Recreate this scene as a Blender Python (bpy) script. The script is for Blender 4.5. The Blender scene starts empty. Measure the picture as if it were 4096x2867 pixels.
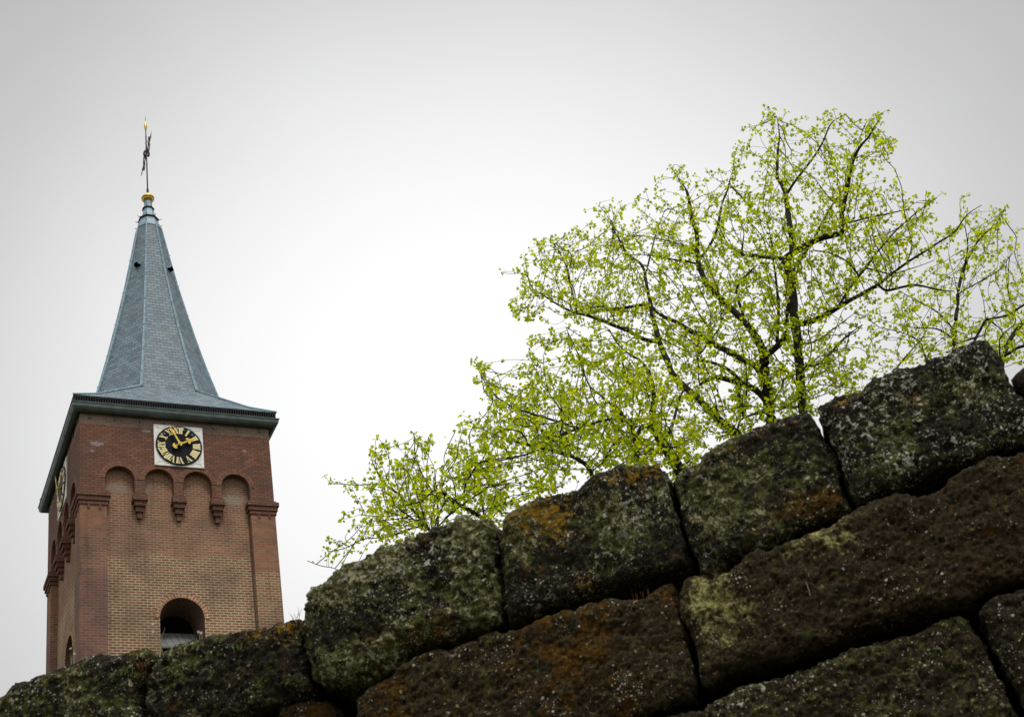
import bpy, math, random
import numpy as np
from mathutils import Vector, Matrix, noise

random.seed(7)
rng = np.random.default_rng(11)
C = bpy.context.scene.collection
SC = bpy.context.scene

# ------------------------------------------------------------------ camera
EYE = 1.6
F_PX, IMG_W, IMG_H = 5802.0, 4096.0, 2867.0
PITCH, ROLL = 0.599, 0.201
cam_d = bpy.data.cameras.new('camera')
cam = bpy.data.objects.new('camera', cam_d)
C.objects.link(cam)
SC.camera = cam
cam_d.sensor_width = 36.0
cam_d.lens = F_PX / IMG_W * 36.0
cam_d.clip_start, cam_d.clip_end = 0.05, 3000
cam.matrix_world = (Matrix.Translation((0, 0, EYE)) @ Matrix.Rotation(math.pi / 2 + PITCH, 4, 'X')
                    @ Matrix.Rotation(-ROLL, 4, 'Z'))
cam_d.dof.use_dof = True
cam_d.dof.focus_distance = 26.0
cam_d.dof.aperture_fstop = 14.0


def ray(qx, qy):
    """direction of the sight line through a point of the 2296 px wide photograph"""
    px, py = qx * 1.7840, qy * 1.7840
    X = (px - IMG_W / 2) / F_PX
    U = -(py - IMG_H / 2) / F_PX
    cr, sr = math.cos(ROLL), math.sin(ROLL)
    x = X * cr + U * sr
    u = -X * sr + U * cr
    c, s = math.cos(PITCH), math.sin(PITCH)
    return np.array([x, c - u * s, s + u * c])


def at(qx, qy, Y):
    d = ray(qx, qy)
    return d * (Y / d[1]) + np.array([0, 0, EYE])


# ------------------------------------------------------------------ sky, sun, exposure
SUN_EL, SUN_AZ = math.radians(60), math.radians(150)      # azimuth clockwise from +Y
world = bpy.data.worlds.new('World')
SC.world = world
world.use_nodes = True
nt = world.node_tree
nt.nodes.clear()
N = nt.nodes.new
wout, bg = N('ShaderNodeOutputWorld'), N('ShaderNodeBackground')
sky = N('ShaderNodeTexSky')
sky.sky_type = 'NISHITA'
sky.sun_disc = False
sky.sun_elevation = SUN_EL
sky.sun_rotation = SUN_AZ
sky.dust_density = 4.0
bw = N('ShaderNodeHueSaturation')
bw.inputs['Saturation'].default_value = 0.05
nt.links.new(sky.outputs[0], bw.inputs['Color'])
tc = N('ShaderNodeTexCoord')
g = ray(1060, 860)
g = g / np.linalg.norm(g)
sub = N('ShaderNodeVectorMath')
sub.operation = 'SUBTRACT'
sub.inputs[1].default_value = tuple(g)
nt.links.new(tc.outputs['Generated'], sub.inputs[0])
scl = N('ShaderNodeVectorMath')
scl.operation = 'MULTIPLY'
scl.inputs[1].default_value = (0.80, 1.0, 1.0)
nt.links.new(sub.outputs[0], scl.inputs[0])
lenv = N('ShaderNodeVectorMath')
lenv.operation = 'LENGTH'
nt.links.new(scl.outputs[0], lenv.inputs[0])
cl = N('ShaderNodeTexNoise')                               # faint unevenness of the cloud layer
cl.inputs['Scale'].default_value = 3.5
cl.inputs['Detail'].default_value = 3
nt.links.new(tc.outputs['Generated'], cl.inputs['Vector'])
clm = N('ShaderNodeMath')
clm.operation = 'MULTIPLY_ADD'
clm.inputs[1].default_value = 0.06
nt.links.new(cl.outputs['Fac'], clm.inputs[0])
nt.links.new(lenv.outputs['Value'], clm.inputs[2])
mr = N('ShaderNodeMapRange')
mr.inputs['From Min'].default_value = 0.03
mr.inputs['From Max'].default_value = math.radians(27.5) + 0.03
nt.links.new(clm.outputs[0], mr.inputs['Value'])
cr_ = N('ShaderNodeValToRGB')                              # bright patch of the cloud cover, greyer away from it
e = cr_.color_ramp.elements
cr_.color_ramp.interpolation = 'B_SPLINE'
e[0].position, e[0].color = 0.0, (1.0, 1.0, 1.0, 1)
e[1].position, e[1].color = 1.0, (0.72, 0.725, 0.73, 1)
for pos, v in ((0.16, 1.0), (0.30, .93), (0.45, .79), (0.60, .63), (0.75, .50), (.88, .46)):
    k = cr_.color_ramp.elements.new(pos)
    k.color = (v, v, v * 1.005, 1)
nt.links.new(mr.outputs[0], cr_.inputs[0])
vm = N('ShaderNodeVectorMath')
vm.operation = 'SCALE'
vm.inputs['Scale'].default_value = 10.6
nt.links.new(cr_.outputs[0], vm.inputs[0])
sepd = N('ShaderNodeSeparateXYZ')
nt.links.new(tc.outputs['Generated'], sepd.inputs[0])
zen = N('ShaderNodeMapRange')                              # an overcast sky is brightest overhead
zen.interpolation_type = 'SMOOTHSTEP'
zen.inputs['From Min'].default_value, zen.inputs['From Max'].default_value = 0.84, 0.985
zen.inputs['To Min'].default_value, zen.inputs['To Max'].default_value = 10.6, 34.0
nt.links.new(sepd.outputs['Z'], zen.inputs['Value'])
nt.links.new(zen.outputs[0], vm.inputs['Scale'])
mx = N('ShaderNodeMix')
mx.data_type = 'RGBA'
mx.inputs[0].default_value = 0.95
nt.links.new(bw.outputs[0], mx.inputs[6])
nt.links.new(vm.outputs[0], mx.inputs[7])
nt.links.new(mx.outputs[2], bg.inputs[0])
bg.inputs[1].default_value = 0.1
nt.links.new(bg.outputs[0], wout.inputs[0])

sun_d = bpy.data.lights.new('sun', 'SUN')
sun_d.energy = 1.5
sun_d.angle = math.radians(14)
sun_d.color = (1.0, .96, .9)
sun = bpy.data.objects.new('sun', sun_d)
C.objects.link(sun)
sv = Vector((math.sin(SUN_AZ) * math.cos(SUN_EL), math.cos(SUN_AZ) * math.cos(SUN_EL), math.sin(SUN_EL)))
sun.rotation_euler = sv.to_track_quat('Z', 'Y').to_euler()
sun.location = sv * 80

SC.view_settings.view_transform = 'Standard'
SC.view_settings.look = 'None'
SC.view_settings.exposure = 0.0
SC.view_settings.gamma = 1.0
SC.cycles.max_bounces = 8
SC.cycles.transparent_max_bounces = 8
SC.cycles.use_denoising = True
SC.cycles.denoiser = 'OPENIMAGEDENOISE'
SC.cycles.denoising_input_passes = 'RGB_ALBEDO_NORMAL'
SC.cycles.denoising_prefilter = 'ACCURATE'


# ------------------------------------------------------------------ helpers
class MB:
    """collects faces with uv coordinates; build() links them as ONE mesh object"""

    def __init__(self, M=None):
        self.v, self.f, self.uv, self.M = [], [], [], M

    def face(self, pts, uvs=None):
        b = len(self.v)
        if uvs is None:
            p = [Vector(q) for q in pts]
            n = (p[1] - p[0]).cross(p[2] - p[1])
            if len(p) > 3 and n.length < 1e-9:
                n = (p[2] - p[1]).cross(p[3] - p[2])
            a = [abs(c) for c in n]
            if a[2] > a[0] and a[2] > a[1]:
                uvs = [(q[0], q[1]) for q in pts]
            elif a[1] >= a[0]:
                uvs = [(q[0], q[2]) for q in pts]
            else:
                uvs = [(q[1], q[2]) for q in pts]
        for q in pts:
            q = Vector(q)
            self.v.append(tuple(self.M @ q) if self.M else tuple(q))
        self.f.append(tuple(range(b, b + len(pts))))
        self.uv.extend(uvs)

    def box(self, x0, x1, y0, y1, z0, z1, skip=''):
        P = lambda x, y, z: (x, y, z)
        if 'f' not in skip: self.face([P(x0, y0, z0), P(x1, y0, z0), P(x1, y0, z1), P(x0, y0, z1)])
        if 'b' not in skip: self.face([P(x1, y1, z0), P(x0, y1, z0), P(x0, y1, z1), P(x1, y1, z1)])
        if 'l' not in skip: self.face([P(x0, y1, z0), P(x0, y0, z0), P(x0, y0, z1), P(x0, y1, z1)])
        if 'r' not in skip: self.face([P(x1, y0, z0), P(x1, y1, z0), P(x1, y1, z1), P(x1, y0, z1)])
        if 't' not in skip: self.face([P(x0, y0, z1), P(x1, y0, z1), P(x1, y1, z1), P(x0, y1, z1)])
        if 'd' not in skip: self.face([P(x0, y1, z0), P(x1, y1, z0), P(x1, y0, z0), P(x0, y0, z0)])

    def prism(self, poly, y0, y1):
        """polygon of (x, z), counter-clockwise seen from -y, given the thickness y0..y1 (y0 in front)"""
        n = len(poly)
        self.face([(x, y0, z) for x, z in poly])
        self.face([(x, y1, z) for x, z in reversed(poly)])
        for i in range(n):
            a, b = poly[i], poly[(i + 1) % n]
            self.face([(a[0], y0, a[1]), (a[0], y1, a[1]), (b[0], y1, b[1]), (b[0], y0, b[1])])

    def rings(self, rings, cap0=False, cap1=False):
        for r0, r1 in zip(rings, rings[1:]):
            n = len(r0)
            for i in range(n):
                j = (i + 1) % n
                self.face([r0[i], r0[j], r1[j], r1[i]])
        if cap0: self.face(list(reversed(rings[0])))
        if cap1: self.face(rings[-1])

    def tube(self, pts, rad, n=6):
        pts = [Vector(p) for p in pts]
        R = []
        for i, p in enumerate(pts):
            t = (pts[min(i + 1, len(pts) - 1)] - pts[max(i - 1, 0)]).normalized()
            a = t.cross(Vector((0, 0, 1)) if abs(t.z) < .9 else Vector((1, 0, 0))).normalized()
            b = t.cross(a)
            r = rad[i] if hasattr(rad, '__len__') else rad
            R.append([p + (a * math.cos(k * 2 * math.pi / n) + b * math.sin(k * 2 * math.pi / n)) * r for k in range(n)])
        self.rings(R, True, True)

    def lathe(self, prof, n=24, cx=0, cy=0):
        self.rings([[(cx + r * math.cos(k * 2 * math.pi / n), cy + r * math.sin(k * 2 * math.pi / n), z) for k in range(n)]
                    for r, z in prof], True, True)

    def build(self, name, mat, parent=None, smooth=False, weld=False):
        me = bpy.data.meshes.new(name)
        me.from_pydata(self.v, [], self.f)
        ul = me.uv_layers.new(name='UVMap')
        ul.data.foreach_set('uv', np.array(self.uv, dtype=np.float32).ravel())
        if weld or smooth:
            import bmesh
            bm = bmesh.new()
            bm.from_mesh(me)
            bmesh.ops.remove_doubles(bm, verts=bm.verts, dist=1e-5)
            bm.to_mesh(me)
            bm.free()
        if smooth:
            me.polygons.foreach_set('use_smooth', [True] * len(me.polygons))
        me.materials.append(mat)
        o = bpy.data.objects.new(name, me)
        C.objects.link(o)
        if parent: o.parent = parent
        return o


def mesh_np(name, V, F, mat, parent=None, smooth=False):
    me = bpy.data.meshes.new(name)
    me.from_pydata([tuple(v) for v in V], [], [tuple(f) for f in F])
    if smooth: me.polygons.foreach_set('use_smooth', [True] * len(me.polygons))
    me.materials.append(mat)
    o = bpy.data.objects.new(name, me)
    C.objects.link(o)
    if parent: o.parent = parent
    return o


def thing(name, label, cat, loc=(0, 0, 0), rz=0, group=None):
    o = bpy.data.objects.new(name, None)
    C.objects.link(o)
    o.location = loc
    o.rotation_euler = (0, 0, rz)
    o['label'], o['category'] = label, cat
    if group: o['group'] = group
    return o


def tag(o, label, cat, group=None):
    o['label'], o['category'] = label, cat
    if group: o['group'] = group


class G:
    """small wrapper to write node trees"""

    def __init__(self, name, rough=.8, spec=.3):
        self.m = bpy.data.materials.new(name)
        self.m.use_nodes = True
        self.t = self.m.node_tree
        self.b = self.t.nodes['Principled BSDF']
        self.b.inputs['Roughness'].default_value = rough
        self.b.inputs['Specular IOR Level'].default_value = spec

    def n(self, kind, **kw):
        x = self.t.nodes.new('ShaderNode' + kind)
        for k, v in kw.items(): setattr(x, k, v)
        return x

    def put(self, sock, v):
        if hasattr(v, 'is_output') or isinstance(v, bpy.types.NodeSocket): self.t.links.new(v, sock)
        elif isinstance(v, (tuple, list)) and len(v) == 3 and sock.type == 'RGBA': sock.default_value = (*v, 1)
        else: sock.default_value = v

    def mix(self, f, a, b, mode='MIX'):
        x = self.n('Mix', data_type='RGBA', blend_type=mode)
        self.put(x.inputs[0], f); self.put(x.inputs[6], a); self.put(x.inputs[7], b)
        return x.outputs[2]

    def math(self, op, a, b=0.0, clamp=False):
        x = self.n('Math', operation=op, use_clamp=clamp)
        self.put(x.inputs[0], a); self.put(x.inputs[1], b)
        return x.outputs[0]

    def noise(self, vec, scale, detail=4, rough=.55, dist=0):
        x = self.n('TexNoise')
        self.put(x.inputs['Vector'], vec)
        x.inputs['Scale'].default_value = scale
        x.inputs['Detail'].default_value = detail
        x.inputs['Roughness'].default_value = rough
        x.inputs['Distortion'].default_value = dist
        return x.outputs['Fac']

    def step(self, v, lo, hi):
        x = self.n('MapRange', interpolation_type='SMOOTHSTEP')
        self.put(x.inputs['Value'], v)
        self.put(x.inputs['From Min'], lo)
        self.put(x.inputs['From Max'], hi)
        return x.outputs[0]

    def coord(self, which='Object'):
        return self.n('TexCoord').outputs[which]

    def bump(self, h, strength, dist):
        x = self.n('Bump')
        x.inputs['Strength'].default_value = strength
        x.inputs['Distance'].default_value = dist
        self.put(x.inputs['Height'], h)
        self.t.links.new(x.outputs[0], self.b.inputs['Normal'])

    def col(self, c):
        self.put(self.b.inputs['Base Color'], c)
        return self.m


def plain(name, c, rough=.6, metal=0, var=.25, scale=6, spec=.3):
    k = G(name, rough, spec)
    f = k.noise(k.coord(), scale, 5)
    lo = tuple(x * (1 - var) for x in c)
    hi = tuple(min(1, x * (1 + var)) for x in c)
    k.b.inputs['Metallic'].default_value = metal
    return k.col(k.mix(k.step(f, .3, .7), lo, hi))


def masonry(name, zones, bw_=.225, rh=.085, mortar=.011, bump=.5, patches=()):
    """brickwork; zones: list of (z_top, col1, col2, mortar colour) from low to high"""
    k = G(name, .9, .15)
    uv = k.coord('UV')
    ob = k.coord('Object')
    wob = k.n('TexNoise')
    k.put(wob.inputs['Vector'], ob)
    wob.inputs['Scale'].default_value = 5.0
    wob.inputs['Detail'].default_value = 3
    off = k.n('VectorMath', operation='MULTIPLY_ADD')
    k.put(off.inputs[0], wob.outputs['Color'])
    off.inputs[1].default_value = (.016, .016, 0)
    k.put(off.inputs[2], uv)
    sep = k.n('SeparateXYZ')
    k.put(sep.inputs[0], ob)
    zz = k.math('ADD', sep.outputs['Z'], k.math('MULTIPLY', k.math('SUBTRACT', k.noise(ob, 1.1, 4), .5), .9))
    c1 = c2 = cm = None
    prev = None
    for zt, a, b, m in zones:
        if c1 is None: c1, c2, cm = a, b, m
        else:
            s = k.step(zz, prev - .12, prev + .12)
            c1, c2, cm = k.mix(s, c1, a), k.mix(s, c2, b), k.mix(s, cm, m)
        prev = zt
    br = k.n('TexBrick')
    k.put(br.inputs['Vector'], off.outputs[0])
    k.put(br.inputs['Color1'], c1); k.put(br.inputs['Color2'], c2); k.put(br.inputs['Mortar'], cm)
    br.inputs['Scale'].default_value = 1.0
    br.inputs['Mortar Size'].default_value = mortar
    br.inputs['Mortar Smooth'].default_value = .25
    br.inputs['Bias'].default_value = -.1
    br.inputs['Brick Width'].default_value = bw_
    br.inputs['Row Height'].default_value = rh
    big = k.noise(ob, .9, 5, .6)
    fine = k.noise(ob, 14, 4, .6)
    c = k.mix(k.step(big, .3, .75), br.outputs['Color'], k.mix(.55, br.outputs['Color'], (.09, .065, .055)))
    c = k.mix(k.step(fine, .62, .8), c, k.mix(.5, c, (.10, .06, .06)))
    c = k.mix(k.step(k.noise(ob, 2.6, 6, .7), .66, .76), c, k.mix(.5, c, (.36, .30, .27)))
    mp = k.n('Mapping')                                      # old rain streaks
    mp.inputs['Scale'].default_value = (3.5, 3.5, .35)
    k.put(mp.inputs['Vector'], ob)
    c = k.mix(k.math('MULTIPLY', k.step(k.noise(mp.outputs[0], 1, 5, .65), .52, .72), .45), c, k.mix(1.0, c, (.48, .46, .45), 'MULTIPLY'))
    for (px, pz, rx, rz, pc, py) in patches:                 # repairs: smeared lime and odd grey bricks
        dv = k.n('VectorMath', operation='SUBTRACT')
        k.put(dv.inputs[0], ob); dv.inputs[1].default_value = (px, py, pz)
        dsv = k.n('VectorMath', operation='DIVIDE')
        k.put(dsv.inputs[0], dv.outputs[0]); dsv.inputs[1].default_value = (rx, .5, rz)
        ln = k.n('VectorMath', operation='LENGTH')
        k.put(ln.inputs[0], dsv.outputs[0])
        w = k.math('ADD', k.math('SUBTRACT', 1.0, ln.outputs['Value']), k.math('MULTIPLY', k.math('SUBTRACT', k.noise(ob, 9, 4), .5), 1.6))
        c = k.mix(k.math('MULTIPLY', k.step(w, -.05, .35), .75), c, k.mix(k.math('MULTIPLY', br.outputs['Fac'], .6), pc, (.16, .12, .10)))
    k.bump(k.math('ADD', k.math('MULTIPLY', br.outputs['Fac'], -1.0), k.math('MULTIPLY', fine, .5)), bump, .012)
    return k.col(c)


# ------------------------------------------------------------------ materials
Z = lambda z: z + EYE
M_shaft = masonry('brick_shaft', [
    (Z(21.5), (.325, .165, .095), (.205, .098, .060), (.58, .49, .31)),
    (Z(30), (.355, .172, .100), (.235, .115, .070), (0.428, 0.307, 0.205))], mortar=.0145, patches=[
    (-1.85, Z(23.78), .36, .20, (0.335, 0.270, 0.205), -2.78), (1.76, Z(23.62), .40, .20, (0.372, 0.316, 0.260), -2.78), (-.95, Z(23.9), .12, .3, (0.335, 0.260, 0.205), -2.78)])
M_pil = masonry('brick_pilaster', [
    (Z(20.9), (.275, .122, .082), (.185, .082, .062), (.25, .205, .175)),
    (Z(21.9), (0.288, 0.140, 0.084), (0.186, 0.084, 0.056), (0.335, 0.260, 0.186)),
    (Z(30), (0.372, 0.177, 0.102), (0.260, 0.116, 0.070), (0.307, 0.209, 0.144))])
M_pil_r = masonry('brick_pilaster_cream_joints', [
    (Z(21.0), (0.344, 0.181, 0.098), (0.214, 0.104, 0.063), (0.521, 0.428, 0.288)),
    (Z(30), (0.372, 0.177, 0.102), (0.260, 0.116, 0.070), (0.307, 0.214, 0.149))])
M_up = masonry('brick_arcade', [(Z(30), (0.298, 0.135, 0.084), (0.186, 0.082, 0.056), (0.112, 0.076, 0.060))], mortar=.013, bump=.9, patches=[(-2.5, Z(25.2), .24, .09, (0.391, 0.335, 0.372), -3.0), (-.98, Z(25.82), .15, .06, (0.372, 0.316, 0.335), -3.0),
    (2.15, Z(25.35), .10, .06, (0.353, 0.298, 0.316), -3.0), (-2.62, Z(24.93), .08, .05, (0.391, 0.335, 0.372), -3.0)])
M_arch = masonry('brick_arch', [(Z(30), (0.335, 0.153, 0.093), (0.214, 0.093, 0.061), (0.112, 0.074, 0.060))], bw_=.22, rh=.085)
M_warch = masonry('brick_window_arch', [(Z(30), (.47, .195, .095), (.33, .140, .075), (.62, .52, .35))], bw_=.22, rh=.11, mortar=.017)
M_reveal = masonry('brick_window_reveal_shade', [(Z(30), (0.186, 0.098, 0.060), (0.112, 0.060, 0.042), (0.223, 0.177, 0.121))])  # darker copy of the shaft brick; the reveal's shade is put into its colour
M_frieze = masonry('brick_frieze', [(Z(30), (.300, .205, .160), (.225, .150, .120), (.34, .28, .23))])


def slate_mat():
    k = G('slate', .55, .45)
    uv, ob = k.coord('UV'), k.coord('Object')
    br = k.n('TexBrick')
    k.put(br.inputs['Vector'], uv)
    k.put(br.inputs['Color1'], (.148, .226, .272)); k.put(br.inputs['Color2'], (.068, .112, .145)); k.put(br.inputs['Mortar'], (.04, .05, .058))
    br.inputs['Scale'].default_value = 1
    br.inputs['Mortar Size'].default_value = .009
    br.inputs['Mortar Smooth'].default_value = .3
    br.inputs['Brick Width'].default_value = .24
    br.inputs['Row Height'].default_value = .15
    c = k.mix(k.step(k.noise(ob, 1.4, 6, .65), .35, .7), br.outputs['Color'], k.mix(.4, br.outputs['Color'], (.16, .19, .19)))
    mp = k.n('Mapping')
    mp.inputs['Scale'].default_value = (5, 5, .5)
    k.put(mp.inputs['Vector'], ob)
    c = k.mix(k.step(k.noise(mp.outputs[0], 1, 4), .62, .78), c, k.mix(.45, c, (.28, .31, .30)))
    c = k.mix(k.step(k.noise(ob, 9, 3), .66, .72), c, k.mix(.5, c, (.20, .20, .13)))
    sep = k.n('SeparateXYZ')
    k.put(sep.inputs[0], uv)
    saw = k.math('FRACT', k.math('DIVIDE', sep.outputs['Y'], .15))
    k.bump(k.math('SUBTRACT', k.math('MULTIPLY', saw, -.8), k.math('MULTIPLY', br.outputs['Fac'], .6)), .8, .02)
    return k.col(c)


M_slate = slate_mat()
M_lead = plain('lead_flashing', (.25, .345, .40), .5, .2, .25, 8)
M_zinc = plain('zinc_gutter', (.105, .135, .13), .5, .3, .2, 4)
M_darkiron = plain('dark_iron', (.022, .026, .026), .6, .3, .3, 5)
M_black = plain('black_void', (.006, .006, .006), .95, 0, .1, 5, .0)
M_gold = plain('gilding', (.66, .47, .10), .36, .8, .12, 10)
M_goldpaint = plain('gold_leaf_numerals', (.95, .82, .42), .4, .0, .05, 20)
M_board = plain('clock_board_white', (.90, .90, .87), .4, 0, .04, 3)
M_scroll = plain('faded_gold_scrolls', (.86, .82, .68), .5, 0, .08, 20)
M_dial = plain('clock_dial_black', (.006, .007, .009), .5, 0, .2, 5, .12)
M_iron = plain('weathered_iron', (.075, .06, .065), .6, .4, .3, 12)


def wood_mat():
    k = G('weathered_boards', .85, .2)
    uv, ob = k.coord('UV'), k.coord('Object')
    mp = k.n('Mapping')
    mp.inputs['Scale'].default_value = (40, 2, 2)
    k.put(mp.inputs['Vector'], uv)
    br = k.n('TexBrick')
    k.put(br.inputs['Vector'], uv)
    br.offset = 0
    k.put(br.inputs['Color1'], (.22, .225, .215)); k.put(br.inputs['Color2'], (.15, .155, .15)); k.put(br.inputs['Mortar'], (.015, .015, .015))
    br.inputs['Scale'].default_value = 1
    br.inputs['Mortar Size'].default_value = .008
    br.inputs['Brick Width'].default_value = .2
    br.inputs['Row Height'].default_value = 3
    return k.col(k.mix(k.step(k.noise(mp.outputs[0], 1, 4), .4, .7), br.outputs['Color'], k.mix(.5, br.outputs['Color'], (.06, .06, .055))))


M_wood = wood_mat()

# ------------------------------------------------------------------ ground
gk = G('grassy_soil', .95, .1)
go = gk.coord()
gk.col(gk.mix(gk.step(gk.noise(go, 1.2, 6), .35, .65), (.045, .055, .02), (.07, .06, .035)))
gm = MB()
for i in range(12):
    for j in range(12):
        x0, x1 = -900 + i * 150, -750 + i * 150
        y0, y1 = -900 + j * 150, -750 + j * 150
        gm.face([(x0, y0, 0), (x1, y0, 0), (x1, y1, 0), (x0, y1, 0)])
gr = gm.build('ground', gk.m, weld=True)
gr['kind'] = 'structure'

# ------------------------------------------------------------------ church tower
TX, TY, TYAW = -12.4004, 40.7868, 0.523
tower = thing('church_tower', 'square red brick church tower with slate spire, clock faces and gilded ball', 'tower', (TX, TY, 0), TYAW)
H, REC = 3.0, 0.22
HI = H - REC
ROT = [Matrix.Rotation(k * math.pi / 2, 4, 'Z') for k in range(4)]     # 0 front, 3 = left flank
ARCH_X = [-1.815, -.615, .575, 1.78]
AR = .445
ZSPR, ZBOT, ZTOP, ZFR, ZEND = Z(24.0), Z(23.50), Z(24.75), Z(25.92), Z(26.5)


def arc(cx, cz, r, n=18, a0=math.pi, a1=0.0):
    return [(cx + r * math.cos(a0 + (a1 - a0) * i / n), cz + r * math.sin(a0 + (a1 - a0) * i / n)) for i in range(n + 1)]


def arch_strip(mb, cx, half, zspr, zbot, ztop, yf, yb, soffit=True, splay=0):
    """wall skin above an arched opening and its soffit"""
    pts = [(cx - half, zbot)] + arc(cx, zspr, half) + [(cx + half, zbot)]
    for a, b in zip(pts[1:-1], pts[2:-1]):
        mb.face([(a[0], yf, a[1]), (b[0], yf, b[1]), (b[0], yf, ztop), (a[0], yf, ztop)])
    if soffit:
        L = 0
        for a, b in zip(pts, pts[1:]):
            d = math.hypot(b[0] - a[0], b[1] - a[1])
            ka = (1 - splay / half)
            ai = (cx + (a[0] - cx) * ka, zspr + (a[1] - zspr) * (ka if a[1] > zspr else 1))
            bi = (cx + (b[0] - cx) * ka, zspr + (b[1] - zspr) * (ka if b[1] > zspr else 1))
            mb.face([(a[0], yf, a[1]), (ai[0], yb, ai[1]), (bi[0], yb, bi[1]), (b[0], yf, b[1])],
                    [(0, L), (yb - yf, L), (yb - yf, L + d), (0, L + d)])
            L += d
    return pts


def ring_strip(mb, cx, zspr, r0, r1, yf, yb, legs=0.0, n=24):
    """voussoir ring with radial joints; legs continue it down the jambs"""
    P0, P1 = arc(cx, zspr, r0, n), arc(cx, zspr, r1, n)
    if legs:
        P0 = [(cx - r0, zspr - legs)] + P0 + [(cx + r0, zspr - legs)]
        P1 = [(cx - r1, zspr - legs)] + P1 + [(cx + r1, zspr - legs)]
    L = 0
    for a, b, c, d in zip(P0, P0[1:], P1, P1[1:]):
        s = math.hypot(d[0] - c[0], d[1] - c[1])
        mb.face([(a[0], yf, a[1]), (b[0], yf, b[1]), (d[0], yf, d[1]), (c[0], yf, c[1])],
                [(.02, L), (.02, L + s), (.02 + r1 - r0, L + s), (.02 + r1 - r0, L)])
        mb.face([(c[0], yf, c[1]), (d[0], yf, d[1]), (d[0], yb, d[1]), (c[0], yb, c[1])], [(.03, L), (.03, L + s), (.05, L + s), (.05, L)])
        mb.face([(b[0], yf, b[1]), (a[0], yf, a[1]), (a[0], yb, a[1]), (b[0], yb, b[1])], [(.03, L + s), (.03, L), (.05, L), (.05, L + s)])
        L += s


WCX, WHALF, WSPR, WBOT, WDEP = -.015, .66, Z(19.48), Z(17.6), 1.0
wall_mb = MB()
for k in range(4):
    # recessed shaft skin with a belfry window
    wall_mb.M = ROT[k]
    yf = -HI
    wall_mb.face([(-HI, yf, 0), (HI, yf, 0), (HI, yf, WBOT), (-HI, yf, WBOT)])
    wall_mb.face([(-HI, yf, WBOT), (WCX - WHALF, yf, WBOT), (WCX - WHALF, yf, Z(20.4)), (-HI, yf, Z(20.4))])
    wall_mb.face([(WCX + WHALF, yf, WBOT), (HI, yf, WBOT), (HI, yf, Z(20.4)), (WCX + WHALF, yf, Z(20.4))])
    arch_strip(wall_mb, WCX, WHALF, WSPR, WBOT, Z(20.4), yf, yf + WDEP, soffit=False)
    wall_mb.face([(-HI, yf, Z(20.4)), (HI, yf, Z(20.4)), (HI, yf, ZFR), (-HI, yf, ZFR)])
wall_mb.build('wall', M_shaft, tower)

for k in range(4):
    up = MB(ROT[k])
    xs = [-H]
    for cx in ARCH_X: xs += [cx - AR, cx + AR]
    xs.append(H)
    for i in range(0, len(xs), 2):          # piers between the arches
        up.face([(xs[i], -H, ZBOT), (xs[i + 1], -H, ZBOT), (xs[i + 1], -H, ZTOP), (xs[i], -H, ZTOP)])
        up.face([(xs[i], -HI, ZBOT), (xs[i + 1], -HI, ZBOT), (xs[i + 1], -H, ZBOT), (xs[i], -H, ZBOT)])
    for cx in ARCH_X:
        arch_strip(up, cx, AR, ZSPR, ZBOT, ZTOP, -H, -HI)
    up.face([(-H, -H, ZTOP), (H, -H, ZTOP), (H, -H, ZFR), (-H, -H, ZFR)])
    up.build('arcade_wall', M_up, tower)
    for cx in ARCH_X:
        ra = MB(ROT[k])
        ring_strip(ra, cx, ZSPR, AR + .002, AR + .165, -H - .012, -H + .03)
        ra.build('brick_arch', M_arch, tower)
    for c0 in (-1.215, -.02, 1.178):
        cb = MB(ROT[k])
        zt = Z(23.498)
        for hw, dep, z0, z1 in ((.20, .27, Z(23.36), zt), (.22, .30, Z(23.26), Z(23.36)), (.165, .235, Z(23.10), Z(23.26)),
                                (.115, .17, Z(22.93), Z(23.10)), (.065, .11, Z(22.72), Z(22.93))):
            cb.box(c0 - hw, c0 + hw, -HI - dep, -HI + .05, z0, z1)
        cb.build('corbel', M_up, tower)
    # belfry opening
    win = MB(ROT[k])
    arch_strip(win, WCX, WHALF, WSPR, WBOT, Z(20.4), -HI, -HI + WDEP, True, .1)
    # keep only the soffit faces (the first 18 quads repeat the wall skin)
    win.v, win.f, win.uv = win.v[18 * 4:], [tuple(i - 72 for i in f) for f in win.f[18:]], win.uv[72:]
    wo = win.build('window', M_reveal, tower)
    wr = MB(ROT[k])
    ring_strip(wr, WCX, WSPR, WHALF + .002, WHALF + .16, -HI - .02, -HI + .03, legs=.0)
    wr.build('brick_arch', M_warch, wo)
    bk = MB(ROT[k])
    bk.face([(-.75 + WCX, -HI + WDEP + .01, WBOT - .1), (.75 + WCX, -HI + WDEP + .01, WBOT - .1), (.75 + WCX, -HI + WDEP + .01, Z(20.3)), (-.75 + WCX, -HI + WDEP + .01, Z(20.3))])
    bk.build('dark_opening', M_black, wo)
    for q0 in (0.0, -1.05):
        lv = MB(ROT[k])
        y0, z0, y1, z1 = -HI + .10, Z(18.62) + q0, -HI + .92, Z(19.44) + q0
        x0, x1 = WCX - .62, WCX + .60
        n = Vector((0, -(z1 - z0), (y1 - y0))).normalized() * .03
        lv.face([(x0, y0, z0), (x1, y0, z0), (x1 - .06, y1, z1), (x0 + .06, y1, z1)], [(0, 0), (1.22, 0), (1.16, 1.1), (.06, 1.1)])
        lv.face([(x0 + .06, y1, z1 - .05), (x1 - .06, y1, z1 - .05), (x1, y0, z0 - .05), (x0, y0, z0 - .05)], [(.06, 1.1), (1.16, 1.1), (1.22, 0), (0, 0)])
        lv.face([(x0, y0, z0 - .05), (x1, y0, z0 - .05), (x1, y0, z0), (x0, y0, z0)])
        lv.build('louvre_board', M_wood, wo)

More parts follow.
